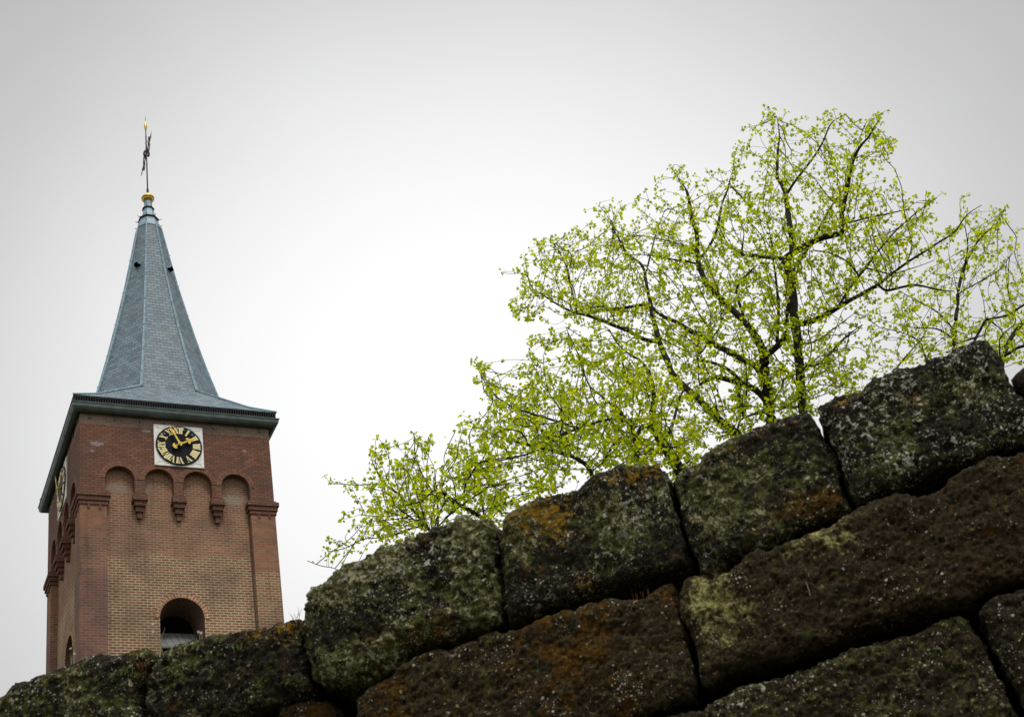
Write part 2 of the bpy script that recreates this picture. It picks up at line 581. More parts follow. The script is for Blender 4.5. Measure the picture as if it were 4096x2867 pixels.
fr = MB()
for k in range(4):
    fr.M = ROT[k]
    h = H + .004
    fr.face([(-h, -h, ZFR), (h, -h, ZFR), (h, -h, ZEND), (-h, -h, ZEND)])
    fr.face([(-h, -HI, ZFR), (h, -HI, ZFR), (h, -h, ZFR), (-h, -h, ZFR)])
fr.build('frieze', M_frieze, tower)

for sx, sy in ((-1, -1), (1, -1), (1, 1), (-1, 1)):
    lo, hi = 2.215, H
    x0, x1 = sorted((sx * lo, sx * hi)); y0, y1 = sorted((sy * lo, sy * hi))
    pm = MB()
    pm.box(x0, x1, y0, y1, 0, Z(23.05))
    pil = pm.build('corner_pilaster', M_pil if sx < 0 else M_pil_r, tower)
    cm = MB()
    for p, z0, z1 in ((.035, Z(23.03), Z(23.16)), (.075, Z(23.16), Z(23.30)), (.115, Z(23.30), Z(23.44)), (.05, Z(23.44), Z(23.51))):
        cm.box(x0 - p, x1 + p, y0 - p, y1 + p, z0, z1)
    for d in (.22, .55):                           # dentils
        for ax in (0, 1):
            if ax == 0:
                xa = x0 + d
                ya = y0 - .03 if sy < 0 else y1 - .05
                cm.box(xa, xa + .075, ya, ya + .08, Z(22.90), Z(23.03))
            else:
                ya = y0 + d
                xa = x0 - .03 if sx < 0 else x1 - .05
                cm.box(xa, xa + .08, ya, ya + .075, Z(22.90), Z(23.03))
    cm.build('capital', M_up, pil)

cable = MB()
cable.tube([(2.185, -HI - .03, 0), (2.18, -HI - .03, Z(21)), (2.19, -HI - .03, Z(23.0))], .011, 6)
cable.build('lightning_cable', M_iron, tower)

# ---- eaves: gutter, comb, skirt roof, spire
sq = lambda h, z: [(-h, -h, z), (h, -h, z), (h, h, z), (-h, h, z)]
gm = MB()
prof = [(3.008, Z(26.50)), (3.02, Z(26.36)), (3.07, Z(26.29)), (3.15, Z(26.265)), (3.23, Z(26.30)), (3.28, Z(26.38)), (3.295, Z(26.50)),
        (3.315, Z(26.505)), (3.315, Z(26.53)), (3.285, Z(26.53)), (3.20, Z(26.44)), (2.9, Z(26.44))]
gm.rings([sq(h, z) for h, z in prof])
gut = gm.build('gutter', M_zinc, tower)
for k in (0, 3):                                     # joint collars of the gutter
    for x in (-2.2, -.95, .3, 1.55, 2.75):
        gb = MB(ROT[k])
        for (h0, z0), (h1, z1) in zip(prof[:7], prof[1:7]):
            o_ = .006
            gb.face([(x, -h0 - o_, z0 - o_), (x + .035, -h0 - o_, z0 - o_), (x + .035, -h1 - o_, z1 - o_), (x, -h1 - o_, z1 - o_)])
        gb.build('joint_collar', M_zinc, gut, weld=True)
br0 = None
for k in (0, 3):
    for i in range(8):
        b = MB(ROT[k])
        x = -2.72 + i * .775
        b.box(x - .014, x + .014, -H - .045, -H - .015, Z(26.13), Z(26.33))
        b.box(x - .02, x + .02, -H - .07, -H - .005, Z(26.10), Z(26.13))
        b.build('gutter_bracket', M_zinc, gut)
cg = MB()
for k in range(4):
    cg.M = ROT[k]
    cg.box(-3.235, 3.235, -3.235, -3.215, Z(26.745), Z(26.79))
    cg.box(-3.22, 3.22, -3.225, -3.20, Z(26.54), Z(26.565))
    for i in range(84):
        x = -3.19 + i * 6.38 / 83
        cg.box(x - .013, x + .013, -3.228, -3.205, Z(26.56), Z(26.75))
    cg.face([(-3.14, -3.14, Z(26.44)), (3.14, -3.14, Z(26.44)), (3.14, -3.14, Z(26.78)), (-3.14, -3.14, Z(26.78))])
cg.build('eave_grille', M_darkiron, tower)

octv = lambda r, z: [Vector((r * math.cos(math.radians(22.5 + 45 * i)), r * math.sin(math.radians(22.5 + 45 * i)), z)) for i in range(8)]
ZS = Z(28.1)
RS = 2.38
sk = MB()
c4 = [Vector((-3.25, -3.25, Z(26.795))), Vector((3.25, -3.25, Z(26.795))), Vector((3.25, 3.25, Z(26.795))), Vector((-3.25, 3.25, Z(26.795)))]
ov = octv(RS, ZS)
# octagon vertices: 5,6 face -y ; 7,0 face +x ; 1,2 face +y ; 3,4 face -x


def slope_face(mb, pts):
    p = [Vector(q) for q in pts]
    ux = (p[1] - p[0]).normalized()
    n = ux.cross(p[-1] - p[0]).normalized()
    uy = n.cross(ux)
    mid = (p[0] + p[1]) / 2
    mb.face(pts, [((q - mid).dot(ux) + 20.03, (q - mid).dot(uy)) for q in p])


for a, b, vb, va in ((0, 1, 6, 5), (1, 2, 0, 7), (2, 3, 2, 1), (3, 0, 4, 3)):
    # bell-cast: the lowest courses are flatter
    A, B, T0, T1 = c4[a], c4[b], ov[va], ov[vb]
    m0, m1 = A.lerp(T0, .35) - Vector((0, 0, .10)), B.lerp(T1, .35) - Vector((0, 0, .10))
    slope_face(sk, [A, B, m1, m0])
    slope_face(sk, [m0, m1, T1, T0])
for c, v0, v1 in ((0, 4, 5), (1, 6, 7), (2, 0, 1), (3, 2, 3)):
    m0, m1 = c4[c].lerp(ov[v0], .35) - Vector((0, 0, .10)), c4[c].lerp(ov[v1], .35) - Vector((0, 0, .10))
    slope_face(sk, [m0, m1, ov[v1], ov[v0]])
    slope_face(sk, [m1, m0, c4[c]])
sk.face(list(reversed(c4)))
skirt = sk.build('roof_skirt', M_slate, tower)
for c, vs in ((0, (4, 5)), (1, (6, 7)), (2, (0, 1)), (3, (2, 3))):
    for v in vs:
        m = c4[c].lerp(ov[v], .35) - Vector((0, 0, .10))
        sl = MB()
        sl.tube([c4[c] + Vector((0, 0, .02)), m + Vector((0, 0, .015)), ov[v] + Vector((0, 0, .02))], [.03, .03, .04], 5)
        sl.build('hip_flashing', M_lead, skirt)

SP = [(2.38, 28.1), (2.17, 28.85), (1.86, 29.95), (1.54, 31.25), (1.24, 32.6), (.95, 34.0), (.68, 35.5), (.45, 36.86)]
sp = MB()
for i in range(8):
    v = 0
    for (r0, z0), (r1, z1) in zip(SP, SP[1:]):
        a, b = octv(r0, Z(z0)), octv(r1, Z(z1))
        p = [a[i], a[(i + 1) % 8], b[(i + 1) % 8], b[i]]
        w0, w1 = (p[1] - p[0]).length / 2, (p[3] - p[2]).length / 2
        hgt = ((p[2] + p[3]) / 2 - (p[0] + p[1]) / 2).length
        o_ = 20 + i * .077
        sp.face(p, [(o_ - w0, v), (o_ + w0, v), (o_ + w1, v + hgt), (o_ - w1, v + hgt)])
        v += hgt
spire = sp.build('spire', M_slate, tower)
for i in range(8):
    rd = MB()
    rd.tube([octv(r + .012, Z(z))[i] for r, z in SP], [.055, .052, .05, .047, .044, .04, .036, .03], 6)
    rd.build('ridge_flashing', M_lead, spire)
for i in (0, 2, 4, 6):                               # hooded vents on the corner faces
    a = math.radians(45 + 45 * i)
    z = Z(34.55)
    r = (.95 + (.68 - .95) * (34.55 - 34.0) / 1.5) * math.cos(math.radians(22.5))
    Mx = Matrix.Rotation(a + math.pi / 2, 4, 'Z')
    vt = MB(Mx)
    y0 = -r - .14
    pr = [(.115 * math.cos(t * math.pi / 10), z + .14 * math.sin(t * math.pi / 10)) for t in range(11)]
    for q0, q1 in zip(pr, pr[1:]):
        vt.face([(q0[0], y0, q0[1]), (q0[0], -r + .12, q0[1] + .06), (q1[0], -r + .12, q1[1] + .06), (q1[0], y0, q1[1])])
        s = .82
        vt.face([(q0[0], y0, q0[1]), (q1[0], y0, q1[1]), (q1[0] * s, y0, z + (q1[1] - z) * s), (q0[0] * s, y0, z + (q0[1] - z) * s)])
    vo = vt.build('spire_vent', M_lead, spire)
    vd = MB(Mx)
    vd.face([(q[0] * .97, y0 + .04, z + (q[1] - z) * .97) for q in pr])
    vd.face([(-.11, y0 + .04, z), (-.11, -r + .1, z), (.11, -r + .1, z), (.11, y0 + .04, z)])
    vd.build('vent_opening', M_black, vo)
cp = MB()
cp.rings([octv(.475, Z(36.80)), octv(.455, Z(36.95)), octv(.36, Z(37.18)), octv(.335, Z(37.30))], True)
cp.rings([octv(.30, Z(37.28)), octv(.245, Z(37.55)), octv(.185, Z(37.86))])
cp.rings([octv(.165, Z(37.86)), octv(.145, Z(38.28))], False, True)
cap = cp.build('spire_cap', M_lead, tower)
for r, z, h in ((.36, 37.28, .07), (.205, 37.84, .06)):
    cr2 = MB()
    cr2.rings([octv(r, Z(z)), octv(r + .03, Z(z + h * .3)), octv(r + .03, Z(z + h * .7)), octv(r - .03, Z(z + h))], True, True)
    cr2.build('collar', M_darkiron, cap)
for i in range(8):
    for (r, z) in ((.43, 36.98), (.40, 37.3)):
        v = octv(r, Z(z))[i]
        d = Vector((v.x, v.y, 0)).normalized()
        hk = MB()
        hk.tube([v - d * .04, v + d * .06, v + d * .075 + Vector((0, 0, .05))], .011, 5)
        hk.build('ladder_hook', M_darkiron, spire)
    for r, z in SP[1:-1]:
        v = octv(r + .06, Z(z))[i]
        d = Vector((v.x, v.y, 0)).normalized()
        hk = MB()
        hk.tube([v - d * .05, v + d * .02], .012, 5)
        hk.build('ladder_hook', M_darkiron, spire)
bl = MB()
zc = Z(38.43)
bl.lathe([(.02, zc - .225)] + [(.228 * math.cos(t), zc + .215 * math.sin(t)) for t in np.linspace(-1.25, -.12, 7)]
         + [(.245, zc - .02), (.245, zc + .02)] + [(.228 * math.cos(t), zc + .225 * math.sin(t)) for t in np.linspace(.12, 1.4, 8)] + [(.02, zc + .235)], 20)
bl.build('gilded_ball', M_gold, tower, smooth=True)

# weather vane on its rod
rod = MB()
rod.lathe([(.045, Z(38.66)), (.045, Z(38.92)), (.028, Z(38.94)), (.026, Z(40.7)), (.02, Z(42.1)), (.012, Z(42.6)), (.004, Z(42.85))], 8)
vane = rod.build('weather_vane', M_iron, tower)
va_dir = Vector((.045, .995, 0)).normalized()         # the vane stands almost edge-on
va = MB()
zh = Z(40.78)


def vp(a, b, c=0.0):
    return va_dir * a + Vector((0, 0, zh + b)) + Vector((va_dir.y, -va_dir.x, 0)) * c


va.tube([vp(-1.0, 0), vp(1.0, 0)], .022, 6)
for s in (-1, 1):
    va.tube([vp(s * (.55 + .16 * math.cos(t)), .17 * math.sin(t) + .17) for t in np.linspace(-1.6, 3.6, 14)], .018, 5)
    va.tube([vp(s * (.55 + .16 * math.cos(t)), -.17 * math.sin(t) - .17) for t in np.linspace(-1.6, 3.6, 14)], .018, 5)
for j in range(6):
    a = -.72 - j * .07
    va.face([vp(a, .02), vp(a - .05, .1 + .02 * j), vp(a - .08, .02), vp(a - .05, -.1 - .02 * j)])
va.face([vp(.95, .0), vp(1.0, .16), vp(1.35, 0), vp(1.0, -.16)])
va.build('arrow', M_iron, vane)
for zz, r in ((.35, .10), (.62, .085), (.86, .07)):
    sc_ = MB()
    sc_.tube([vp(r * math.cos(t), zz + r * 1.2 * math.sin(t)) for t in np.linspace(0, 2 * math.pi, 12)], .016, 5)
    sc_.build('scroll', M_iron, vane)
sc_ = MB()
sc_.tube([vp(.0, -.12, -.07), vp(0, 0, -.09), vp(0, .14, -.05)], .05, 6)
sc_.build('hub', M_iron, vane)
sc_ = MB()
sc_.tube([vp(.0, -.12, .07), vp(0, 0, .09), vp(0, .14, .05)], .05, 6)
sc_.build('hub', M_iron, vane)
fi = MB()
fi.lathe([(.012, Z(42.02)), (.04, Z(42.1)), (.065, Z(42.22)), (.055, Z(42.35)), (.03, Z(42.46)), (.012, Z(42.58))], 10)
fi.build('gilded_finial', M_gold, vane, smooth=True)

# ---- clocks
CX, CZ, CR = .025, Z(25.315), .732


def disc(cx, cz, r, n=16):
    return [(cx + r * math.cos(2 * math.pi * i / n), cz + r * math.sin(2 * math.pi * i / n)) for i in range(n)]


def glyphs(txt):
    """strokes of a Roman numeral: list of quads in (across, radial 0..1) units of the numeral height"""
    out, x = [], 0.0
    th, tn, sh = .29, .11, .10
    adv = {'I': .36, 'V': .74, 'X': .74}
    for ch in txt:
        w = adv[ch]
        c = x + w / 2
        if ch == 'I':
            out.append([(c - th / 2, 0), (c + th / 2, 0), (c + th / 2, 1), (c - th / 2, 1)])
            for y in (0, 1 - sh): out.append([(c - .19, y), (c + .19, y), (c + .19, y + sh), (c - .19, y + sh)])
        elif ch == 'V':
            out.append([(c - .04, 0), (c + .12, 0), (c - .12, 1), (c - .38, 1)])
            out.append([(c - .02, 0), (c + .06, 0), (c + .30, 1), (c + .21, 1)])
            for q in (c - .27, c + .25): out.append([(q - .17, 1 - sh), (q + .15, 1 - sh), (q + .15, 1), (q - .17, 1)])
        else:
            out.append([(c + .10, 0), (c + .36, 0), (c - .10, 1), (c - .36, 1)])
            out.append([(c - .30, 0), (c - .21, 0), (c + .30, 1), (c + .21, 1)])
            for q in (c - .24, c + .24):
                for y in (0, 1 - sh): out.append([(q - .16, y), (q + .16, y), (q + .16, y + sh), (q - .16, y + sh)])
        x += w
    return [[(a - x / 2, b) for a, b in s] for s in out]


ROMAN = ['XII', 'I', 'II', 'III', 'IIII', 'V', 'VI', 'VII', 'VIII', 'IX', 'X', 'XI']
for k in (0, 3):
    cb = MB(ROT[k])
    yb = -H - .05
    cb.box(CX - .775, CX + .775, yb, -H - .013, CZ - .755, CZ + .755)
    for sx in (-1, 1):
        for sz in (-1, 1):
            cb.prism(disc(CX + sx * .735, CZ + sz * .715, .016, 8), yb - .015, yb)
    clock = cb.build('clock', M_board, tower)
    dm = MB(ROT[k])
    dm.prism(disc(CX, CZ, CR, 64), yb - .03, yb - .002)
    dial = dm.build('dial', M_dial, clock)
    nm = MB(ROT[k])
    hN, r0, wN = .235, .435, .205
    lay = 0
    for i, t in enumerate(ROMAN):
        a = math.radians(30 * i)
        for j, s in enumerate(glyphs(t)):
            poly = []
            for x, y in s:
                rr = r0 + y * hN
                f = .20 * (.78 + .35 * y)                 # numerals widen outwards with the ring
                ax_ = x * f
                poly.append((CX + rr * math.sin(a) + ax_ * math.cos(a), CZ + rr * math.cos(a) - ax_ * math.sin(a)))
            ar = sum(p[0] * q[1] - q[0] * p[1] for p, q in zip(poly, poly[1:] + poly[:1]))
            if ar < 0: poly.reverse()
            e_ = .0006 * (j % 7)
            nm.prism(poly, yb - .042 - e_, yb - .028)
    nm.build('numerals', M_goldpaint, clock)
    sw = MB(ROT[k])
    for sx in (-1, 1):
        for sz in (-1, 1):
            P = lambda u, w: (CX + sx * u, yb - .004, CZ + sz * w)
            sw.tube([P(.70, .68), P(.64, .60), P(.60, .50), P(.63, .40)], .006, 4)
            sw.tube([P(.70, .68), P(.62, .63), P(.50, .60), P(.42, .62)], .006, 4)
            sw.tube([P(.63 + .06 * math.cos(t), .40 + .06 * math.sin(t)) for t in np.linspace(1.2, -4.2, 12)], .006, 4)
            sw.tube([P(.42 + .06 * math.cos(t), .62 + .06 * math.sin(t)) for t in np.linspace(-.4, 4.6, 12)], .006, 4)
    sw.build('scrollwork', M_scroll, clock)
    for ang in (45, 100, 155, 205, 255, 310, 15):
        a = math.radians(ang)
        px, pz = CX + .60 * math.sin(a), CZ + .60 * math.cos(a)
        st = MB(ROT[k])
        st.prism([(px - .035, pz - .02), (px + .035, pz - .02), (px, pz + .035)], yb - .07, yb - .03)
        st.build('dial_stud', M_lead, clock)

    def hand(name, ang, polys, y, mat):
        mb = MB(ROT[k])
        a = math.radians(ang)
        for j, pl in enumerate(polys):
            q = [(CX + r * math.sin(a) + x * math.cos(a), CZ + r * math.cos(a) - x * math.sin(a)) for x, r in pl]
            ar = sum(p[0] * s[1] - s[0] * p[1] for p, s in zip(q, q[1:] + q[:1]))
            if ar < 0: q.reverse()
            mb.prism(q, y - .018 - .001 * j, y + .001 * j)
        return mb.build(name, mat, clock)

    circ = lambda x, r, R: [(x + R * math.cos(t), r + R * math.sin(t)) for t in np.linspace(0, 2 * math.pi, 14)[:-1]]
    hand('hour_hand', 62, [[(-.028, 0), (.028, 0), (.022, .34), (-.022, .34)], circ(-.075, .31, .042), circ(.075, .31, .042),
                             [(-.10, .32), (.10, .32), (.05, .40), (-.05, .40)], [(-.05, .38), (.05, .38), (.012, .54), (-.012, .54)],
                             [(-.026, 0), (.026, 0), (.02, -.15), (-.02, -.15)],
                             [(0, -.13), (.05, -.15), (.085, -.12), (.105, -.14), (.09, -.20), (.04, -.235), (-.04, -.235), (-.09, -.20), (-.105, -.14), (-.085, -.12), (-.05, -.15)],
                             circ(0, 0, .07)], yb - .10, M_gold)
    hand('minute_hand', 334, [[(-.034, 0), (.034, 0), (.022, .42), (-.022, .42)], [(-.02, .40), (.02, .40), (.06, .47), (.045, .53), (0, .56), (-.045, .53), (-.06, .47)],
                              [(-.03, .50), (.03, .50), (.008, .73), (-.008, .73)], circ(0, 0, .062), [(-.03, 0), (.03, 0), (.02, -.09), (-.02, -.09)]], yb - .15, M_gold)
    sh_ = MB(ROT[k])
    sh_.prism(disc(CX, CZ, .03, 12), yb - .19, yb - .03)
    sh_.build('arbor', M_gold, clock)
    shp = MB(ROT[k])

# ------------------------------------------------------------------ stone wall
TH, DW = -.2, 3.6
wall = thing('dry_stone_wall', 'dark mossy dry wall of big rough stone blocks with lichen, rising to the right', 'wall',
             (-math.sin(TH) * DW, math.cos(TH) * DW, 0), TH)
nW = np.array([-math.sin(TH), math.cos(TH), 0])
tW = np.array([math.cos(TH), math.sin(TH), 0])


def onwall(q):
    d = ray(*q)
    P = d * (DW / (nW @ d))
    return np.array([P @ tW, P[2] + EYE])


def stone_mat():
    k = G('rough_stone', .93, .1)
    ob = k.coord()
    a1, a2 = k.n('Attribute', attribute_name='growth'), k.n('Attribute', attribute_name='rock')
    s1, s2 = k.n('SeparateColor'), k.n('SeparateColor')
    k.put(s1.inputs[0], a1.outputs['Color']); k.put(s2.inputs[0], a2.outputs['Color'])
    mustard, pale, rust = s1.outputs
    lich, speck, brown = s2.outputs

    def shift(v):
        x = k.n('VectorMath', operation='ADD')
        k.put(x.inputs[0], ob); x.inputs[1].default_value = v
        return x.outputs[0]

    oa, oc, od = shift((5.3, 2.1, 7.7)), shift((-3.3, 9.1, 1.7)), shift((11.1, -4.2, 3.9))
    n1, n2, n3 = k.noise(ob, 20, 6, .7), k.noise(oa, 95, 5, .7), k.noise(oc, 42, 6, .7)
    big = k.noise(shift((2.2, 7.7, -5.1)), 5.5, 4, .6)
    lich = k.math('MULTIPLY', lich, k.math('ADD', k.math('MULTIPLY', k.step(big, .40, .62), 1.1), .30))
    rust = k.math('MULTIPLY', rust, k.math('ADD', k.math('MULTIPLY', k.step(big, .60, .42), 1.3), .35))
    rock = k.mix(brown, (.022, .020, .015), (.041, .030, .016))
    rock = k.mix(k.step(n2, .32, .68), k.mix(1.0, rock, (.30, .30, .30), 'MULTIPLY'), k.mix(1.0, rock, (1.75, 1.7, 1.6), 'MULTIPLY'))
    c = k.mix(k.math('MULTIPLY', k.step(n3, .52, .70), k.math('MULTIPLY', brown, .6)), rock, (.052, .028, .020))
    # rusty and olive moss
    m = k.step(k.math('ADD', k.noise(ob, 19, 7, .75), k.math('MULTIPLY', rust, .30)), .66, .80)
    c = k.mix(m, c, k.mix(k.step(n2, .3, .7), (.030, .015, .004), (.135, .066, .009)))
    m = k.step(k.math('ADD', k.noise(od, 24, 6, .68), k.math('MULTIPLY', lich, .18)), .61, .69)
    c = k.mix(m, c, k.mix(k.step(n2, .3, .7), (.022, .022, .006), (.095, .092, .022)))
    # grey-green lichen cushions
    m = k.step(k.math('ADD', k.noise(oa, 48, 6, .68, .3), k.math('MULTIPLY', lich, .15)), .60, .67)
    c = k.mix(m, c, k.mix(k.step(k.noise(oc, 120, 4, .7), .35, .65), (.046, .050, .014), (.150, .150, .055)))
    # crisp pale crusts
    m = k.step(k.math('ADD', k.noise(oc, 66, 6, .68, .3), k.math('MULTIPLY', lich, .10)), .65, .675)
    c = k.mix(m, c, k.mix(k.step(n1, .4, .6), (.22, .20, .105), (.45, .405, .25)))
    # mustard crust
    m = k.math('MULTIPLY', k.step(k.math('ADD', k.noise(od, 46, 7, .72), k.math('MULTIPLY', mustard, .15)), .615, .675), k.step(mustard, .03, .2))
    c = k.mix(m, c, k.mix(k.step(n2, .35, .65), (.13, .068, .005), (.33, .185, .014)))
    # bleached scar
    m = k.math('MULTIPLY', k.step(k.math('ADD', k.noise(oc, 30, 8, .70), k.math('MULTIPLY', pale, .14)), .55, .72), k.step(pale, .05, .45))
    c = k.mix(m, c, k.mix(k.step(n2, .35, .65), (.09, .078, .016), (.48, .45, .18)))
    # white flecks: grains and torn patches
    def grains(vec, scale, lo, gain):
        vo = k.n('TexVoronoi')
        k.put(vo.inputs['Vector'], vec)
        vo.inputs['Scale'].default_value = scale
        sc = k.n('SeparateColor')
        k.put(sc.inputs[0], vo.outputs['Color'])
        pick = k.math('LESS_THAN', sc.outputs[0], k.math('MULTIPLY', k.math('SUBTRACT', k.math('ADD', k.noise(od, 9, 5, .6), k.math('MULTIPLY', speck, gain)), lo), 2.2))
        return k.math('MULTIPLY', pick, k.math('LESS_THAN', vo.outputs['Distance'], k.math('MULTIPLY', sc.outputs[1], .42)))
    m = k.math('MAXIMUM', grains(ob, 95, .60, .22), grains(oa, 190, .58, .24))
    m2 = k.step(k.math('ADD', k.noise(oa, 46, 5, .68, .5), k.math('MULTIPLY', k.step(k.math('ADD', k.noise(oc, 7, 3), k.math('MULTIPLY', speck, .2)), .55, .75), .12)), .685, .70)
    m2 = k.math('MULTIPLY', m2, k.step(speck, .44, .75))
    m = k.math('MAXIMUM', m, m2)
    c = k.mix(m, c, k.mix(k.step(n2, .3, .7), (.36, .345, .28), (.66, .63, .54)))
    k.bump(k.math('ADD', k.noise(ob, 140, 7, .78), k.math('MULTIPLY', m, .25)), .9, .010)
    return k.col(c)


M_stone = stone_mat()
GS = .0040


def catmull(poly, n=3):
    P = np.array(poly, float)
    out = []
    L = len(P)
    for i in range(L):
        p0, p1, p2, p3 = P[i - 1], P[i], P[(i + 1) % L], P[(i + 2) % L]
        for t in np.linspace(0, 1, n, endpoint=False):
            out.append(.5 * ((2 * p1) + (-p0 + p2) * t + (2 * p0 - 5 * p1 + 4 * p2 - p3) * t * t + (-p0 + 3 * p1 - 3 * p2 + p3) * t ** 3))
    return np.array(out)


def poly_query(pts, poly):
    """signed inside-distance and nearest boundary point"""
    A, B = poly, np.roll(poly, -1, 0)
    best = np.full(len(pts), 1e9)
    near = np.zeros_like(pts)
    ins = np.zeros(len(pts), bool)
    for a, b in zip(A, B):
        ab = b - a
        t = np.clip(((pts - a) @ ab) / max(ab @ ab, 1e-12), 0, 1)
        c = a + t[:, None] * ab
        d = np.hypot(*(pts - c).T)
        m = d < best
        best[m] = d[m]
        near[m] = c[m]
        cond = (a[1] > pts[:, 1]) != (b[1] > pts[:, 1])
        with np.errstate(divide='ignore', invalid='ignore'):
            xx = a[0] + (pts[:, 1] - a[1]) * ab[0] / ab[1]
        ins ^= cond & (pts[:, 0] < xx)
    return np.where(ins, best, -best), near


def stone(qpoly, R=.05, depth=.42, front=0.0, look=None, moss=1.0, pits=0.0, rough=1.0, label=None, gs=GS, local=False, blobs=(), lift=0.0):
    if lift:                                                 # allow for the rounded crest
        yb = max(q[1] for q in qpoly)
        yt = min(q[1] for q in qpoly)
        qpoly = [(x, yb - (yb - y) * (1 + lift / (yb - yt))) for x, y in qpoly]
    poly = np.array(qpoly, float) if local else np.array([onwall(q) for q in qpoly])
    poly = catmull(poly)
    R *= .78
    seed = Vector((random.uniform(0, 50), random.uniform(0, 50), random.uniform(0, 50)))
    lo, hi = poly.min(0) - gs, poly.max(0) + gs
    nx, ny = int((hi[0] - lo[0]) / gs) + 2, int((hi[1] - lo[1]) / gs) + 2
    gx, gy = np.meshgrid(lo[0] + gs * np.arange(nx), lo[1] + gs * np.arange(ny), indexing='ij')
    pts = np.stack([gx.ravel(), gy.ravel()], 1)
    sd, near = poly_query(pts, poly)
    ins = sd > 0
    I = ins.reshape(nx, ny)
    cell = I[:-1, :-1] | I[1:, :-1] | I[:-1, 1:] | I[1:, 1:]
    idx = np.arange(nx * ny).reshape(nx, ny)
    ii, jj = np.nonzero(cell)
    quads = np.stack([idx[ii, jj], idx[ii + 1, jj], idx[ii + 1, jj + 1], idx[ii, jj + 1]], 1)
    used = np.unique(quads)
    remap = np.full(nx * ny, -1)
    remap[used] = np.arange(len(used))
    quads = remap[quads]
    P = pts[used].copy()
    s = sd[used]
    out = s <= 0
    P[out] = near[used][out]
    d = np.maximum(s, 0)
    # rounded arris: quarter ellipse
    t = np.clip(1 - d / R, 0, 1)
    yy = front + R * (1 - np.sqrt(np.maximum(0, 1 - t * t)))
    nv = len(P)
    V = np.stack([P[:, 0], yy, P[:, 1]], 1)
    # boundary edges -> side walls going back
    from collections import Counter
    E = Counter()
    for q in quads:
        for a, b in ((q[0], q[1]), (q[1], q[2]), (q[2], q[3]), (q[3], q[0])): E[(a, b)] += 1
    bnd = [(a, b) for (a, b) in E if (b, a) not in E]
    bv = sorted({a for e_ in bnd for a in e_})
    layers = [front + R + (depth - R) * f for f in (.12, .3, .6, 1.0)]
    idm = {}
    VV = [V]
    base = nv
    c2 = P.mean(0)
    for li, y in enumerate(layers):
        L = V[bv].copy()
        L[:, 1] = y
        VV.append(L)
        for i, b in enumerate(bv): idm[(li, b)] = base + i
        base += len(bv)
    F = [tuple(q) for q in quads]
    for a, b in bnd:
        pa, pb = a, b
        for li in range(len(layers)):
            qa, qb = idm[(li, a)], idm[(li, b)]
            F.append((pb, pa, qa, qb))
            pa, pb = qa, qb
    V = np.concatenate(VV)
    me = bpy.data.meshes.new('stone_block')
    me.from_pydata([tuple(v) for v in V], [], F)
    me.update()
    nor = np.zeros(len(V) * 3, np.float32)
    me.vertices.foreach_get('normal', nor)
    nor = nor.reshape(-1, 3)
    disp = np.zeros(len(V))
    for i, v in enumerate(V):
        p = Vector(v) + seed
        h = .011 * rough * noise.fractal(p * 7, 1.0, 2.0, 3)
        h += .0075 * rough * noise.fractal(p * 25, .75, 2.1, 5)
        h += .009 * rough * (abs(noise.noise(p * 17 + Vector((3, 8, 2)))) - .25)
        h += .0035 * rough * noise.noise(p * 110)
        dd, _ = noise.voronoi(p * 38)
        m = max(0., min(1., .5 + 1.6 * noise.noise(p * 6 + Vector((9, 3, 1)))))
        h += moss * m * .013 * max(0., .55 - dd[0])               # cushions
        if pits:
            dd2, pp2 = noise.voronoi(p * 46 + Vector((4, 4, 4)))
            if noise.cell(pp2[0] * 3.1) > .25 - .5 * pits:
                h -= .024 * max(0., .42 - dd2[0])
        dd3, pp3 = noise.voronoi(p * 22 + Vector((14, 4, 4)))
        if noise.cell(pp3[0] * 2.3) > .35: h -= .024 * rough * max(0., .36 - dd3[0])
        disp[i] = h
    V = V + nor * disp[:, None]
    me.vertices.foreach_set('co', V.astype(np.float32).ravel())
    me.polygons.foreach_set('use_smooth', [True] * len(me.polygons))
    lk = dict(mustard=0, pale=0, rust=.2, lich=.4, speck=.4, brown=.3)
    lk.update(look or {})
    g1 = np.zeros((len(V), 4), np.float32); g2 = np.zeros((len(V), 4), np.float32)
    g1[:, 0], g1[:, 1], g1[:, 2], g1[:, 3] = lk['mustard'], lk['pale'], lk['rust'], 1
    g2[:, 0], g2[:, 1], g2[:, 2], g2[:, 3] = lk['lich'], lk['speck'], lk['brown'], 1
    chan = dict(mustard=(g1, 0), pale=(g1, 1), rust=(g1, 2), lich=(g2, 0), speck=(g2, 1), brown=(g2, 2))
    for ch, q, rx, rz, amt in blobs:                               # stains and crusts with a place of their own
        c = onwall(q)
        w = np.exp(-(((V[:, 0] - c[0]) / rx) ** 2 + ((V[:, 2] - c[1]) / rz) ** 2))
        arr, kk = chan[ch]
        arr[:, kk] += amt * w
    for nm_, arr in (('growth', g1), ('rock', g2)):
        at_ = me.color_attributes.new(nm_, 'FLOAT_COLOR', 'POINT')
        at_.data.foreach_set('color', np.clip(arr, 0, 2).ravel())
    me.materials.append(M_stone)
    o = bpy.data.objects.new('stone_block', me)
    C.objects.link(o)
    o.parent = wall
    if label: o['label'] = label
    return o


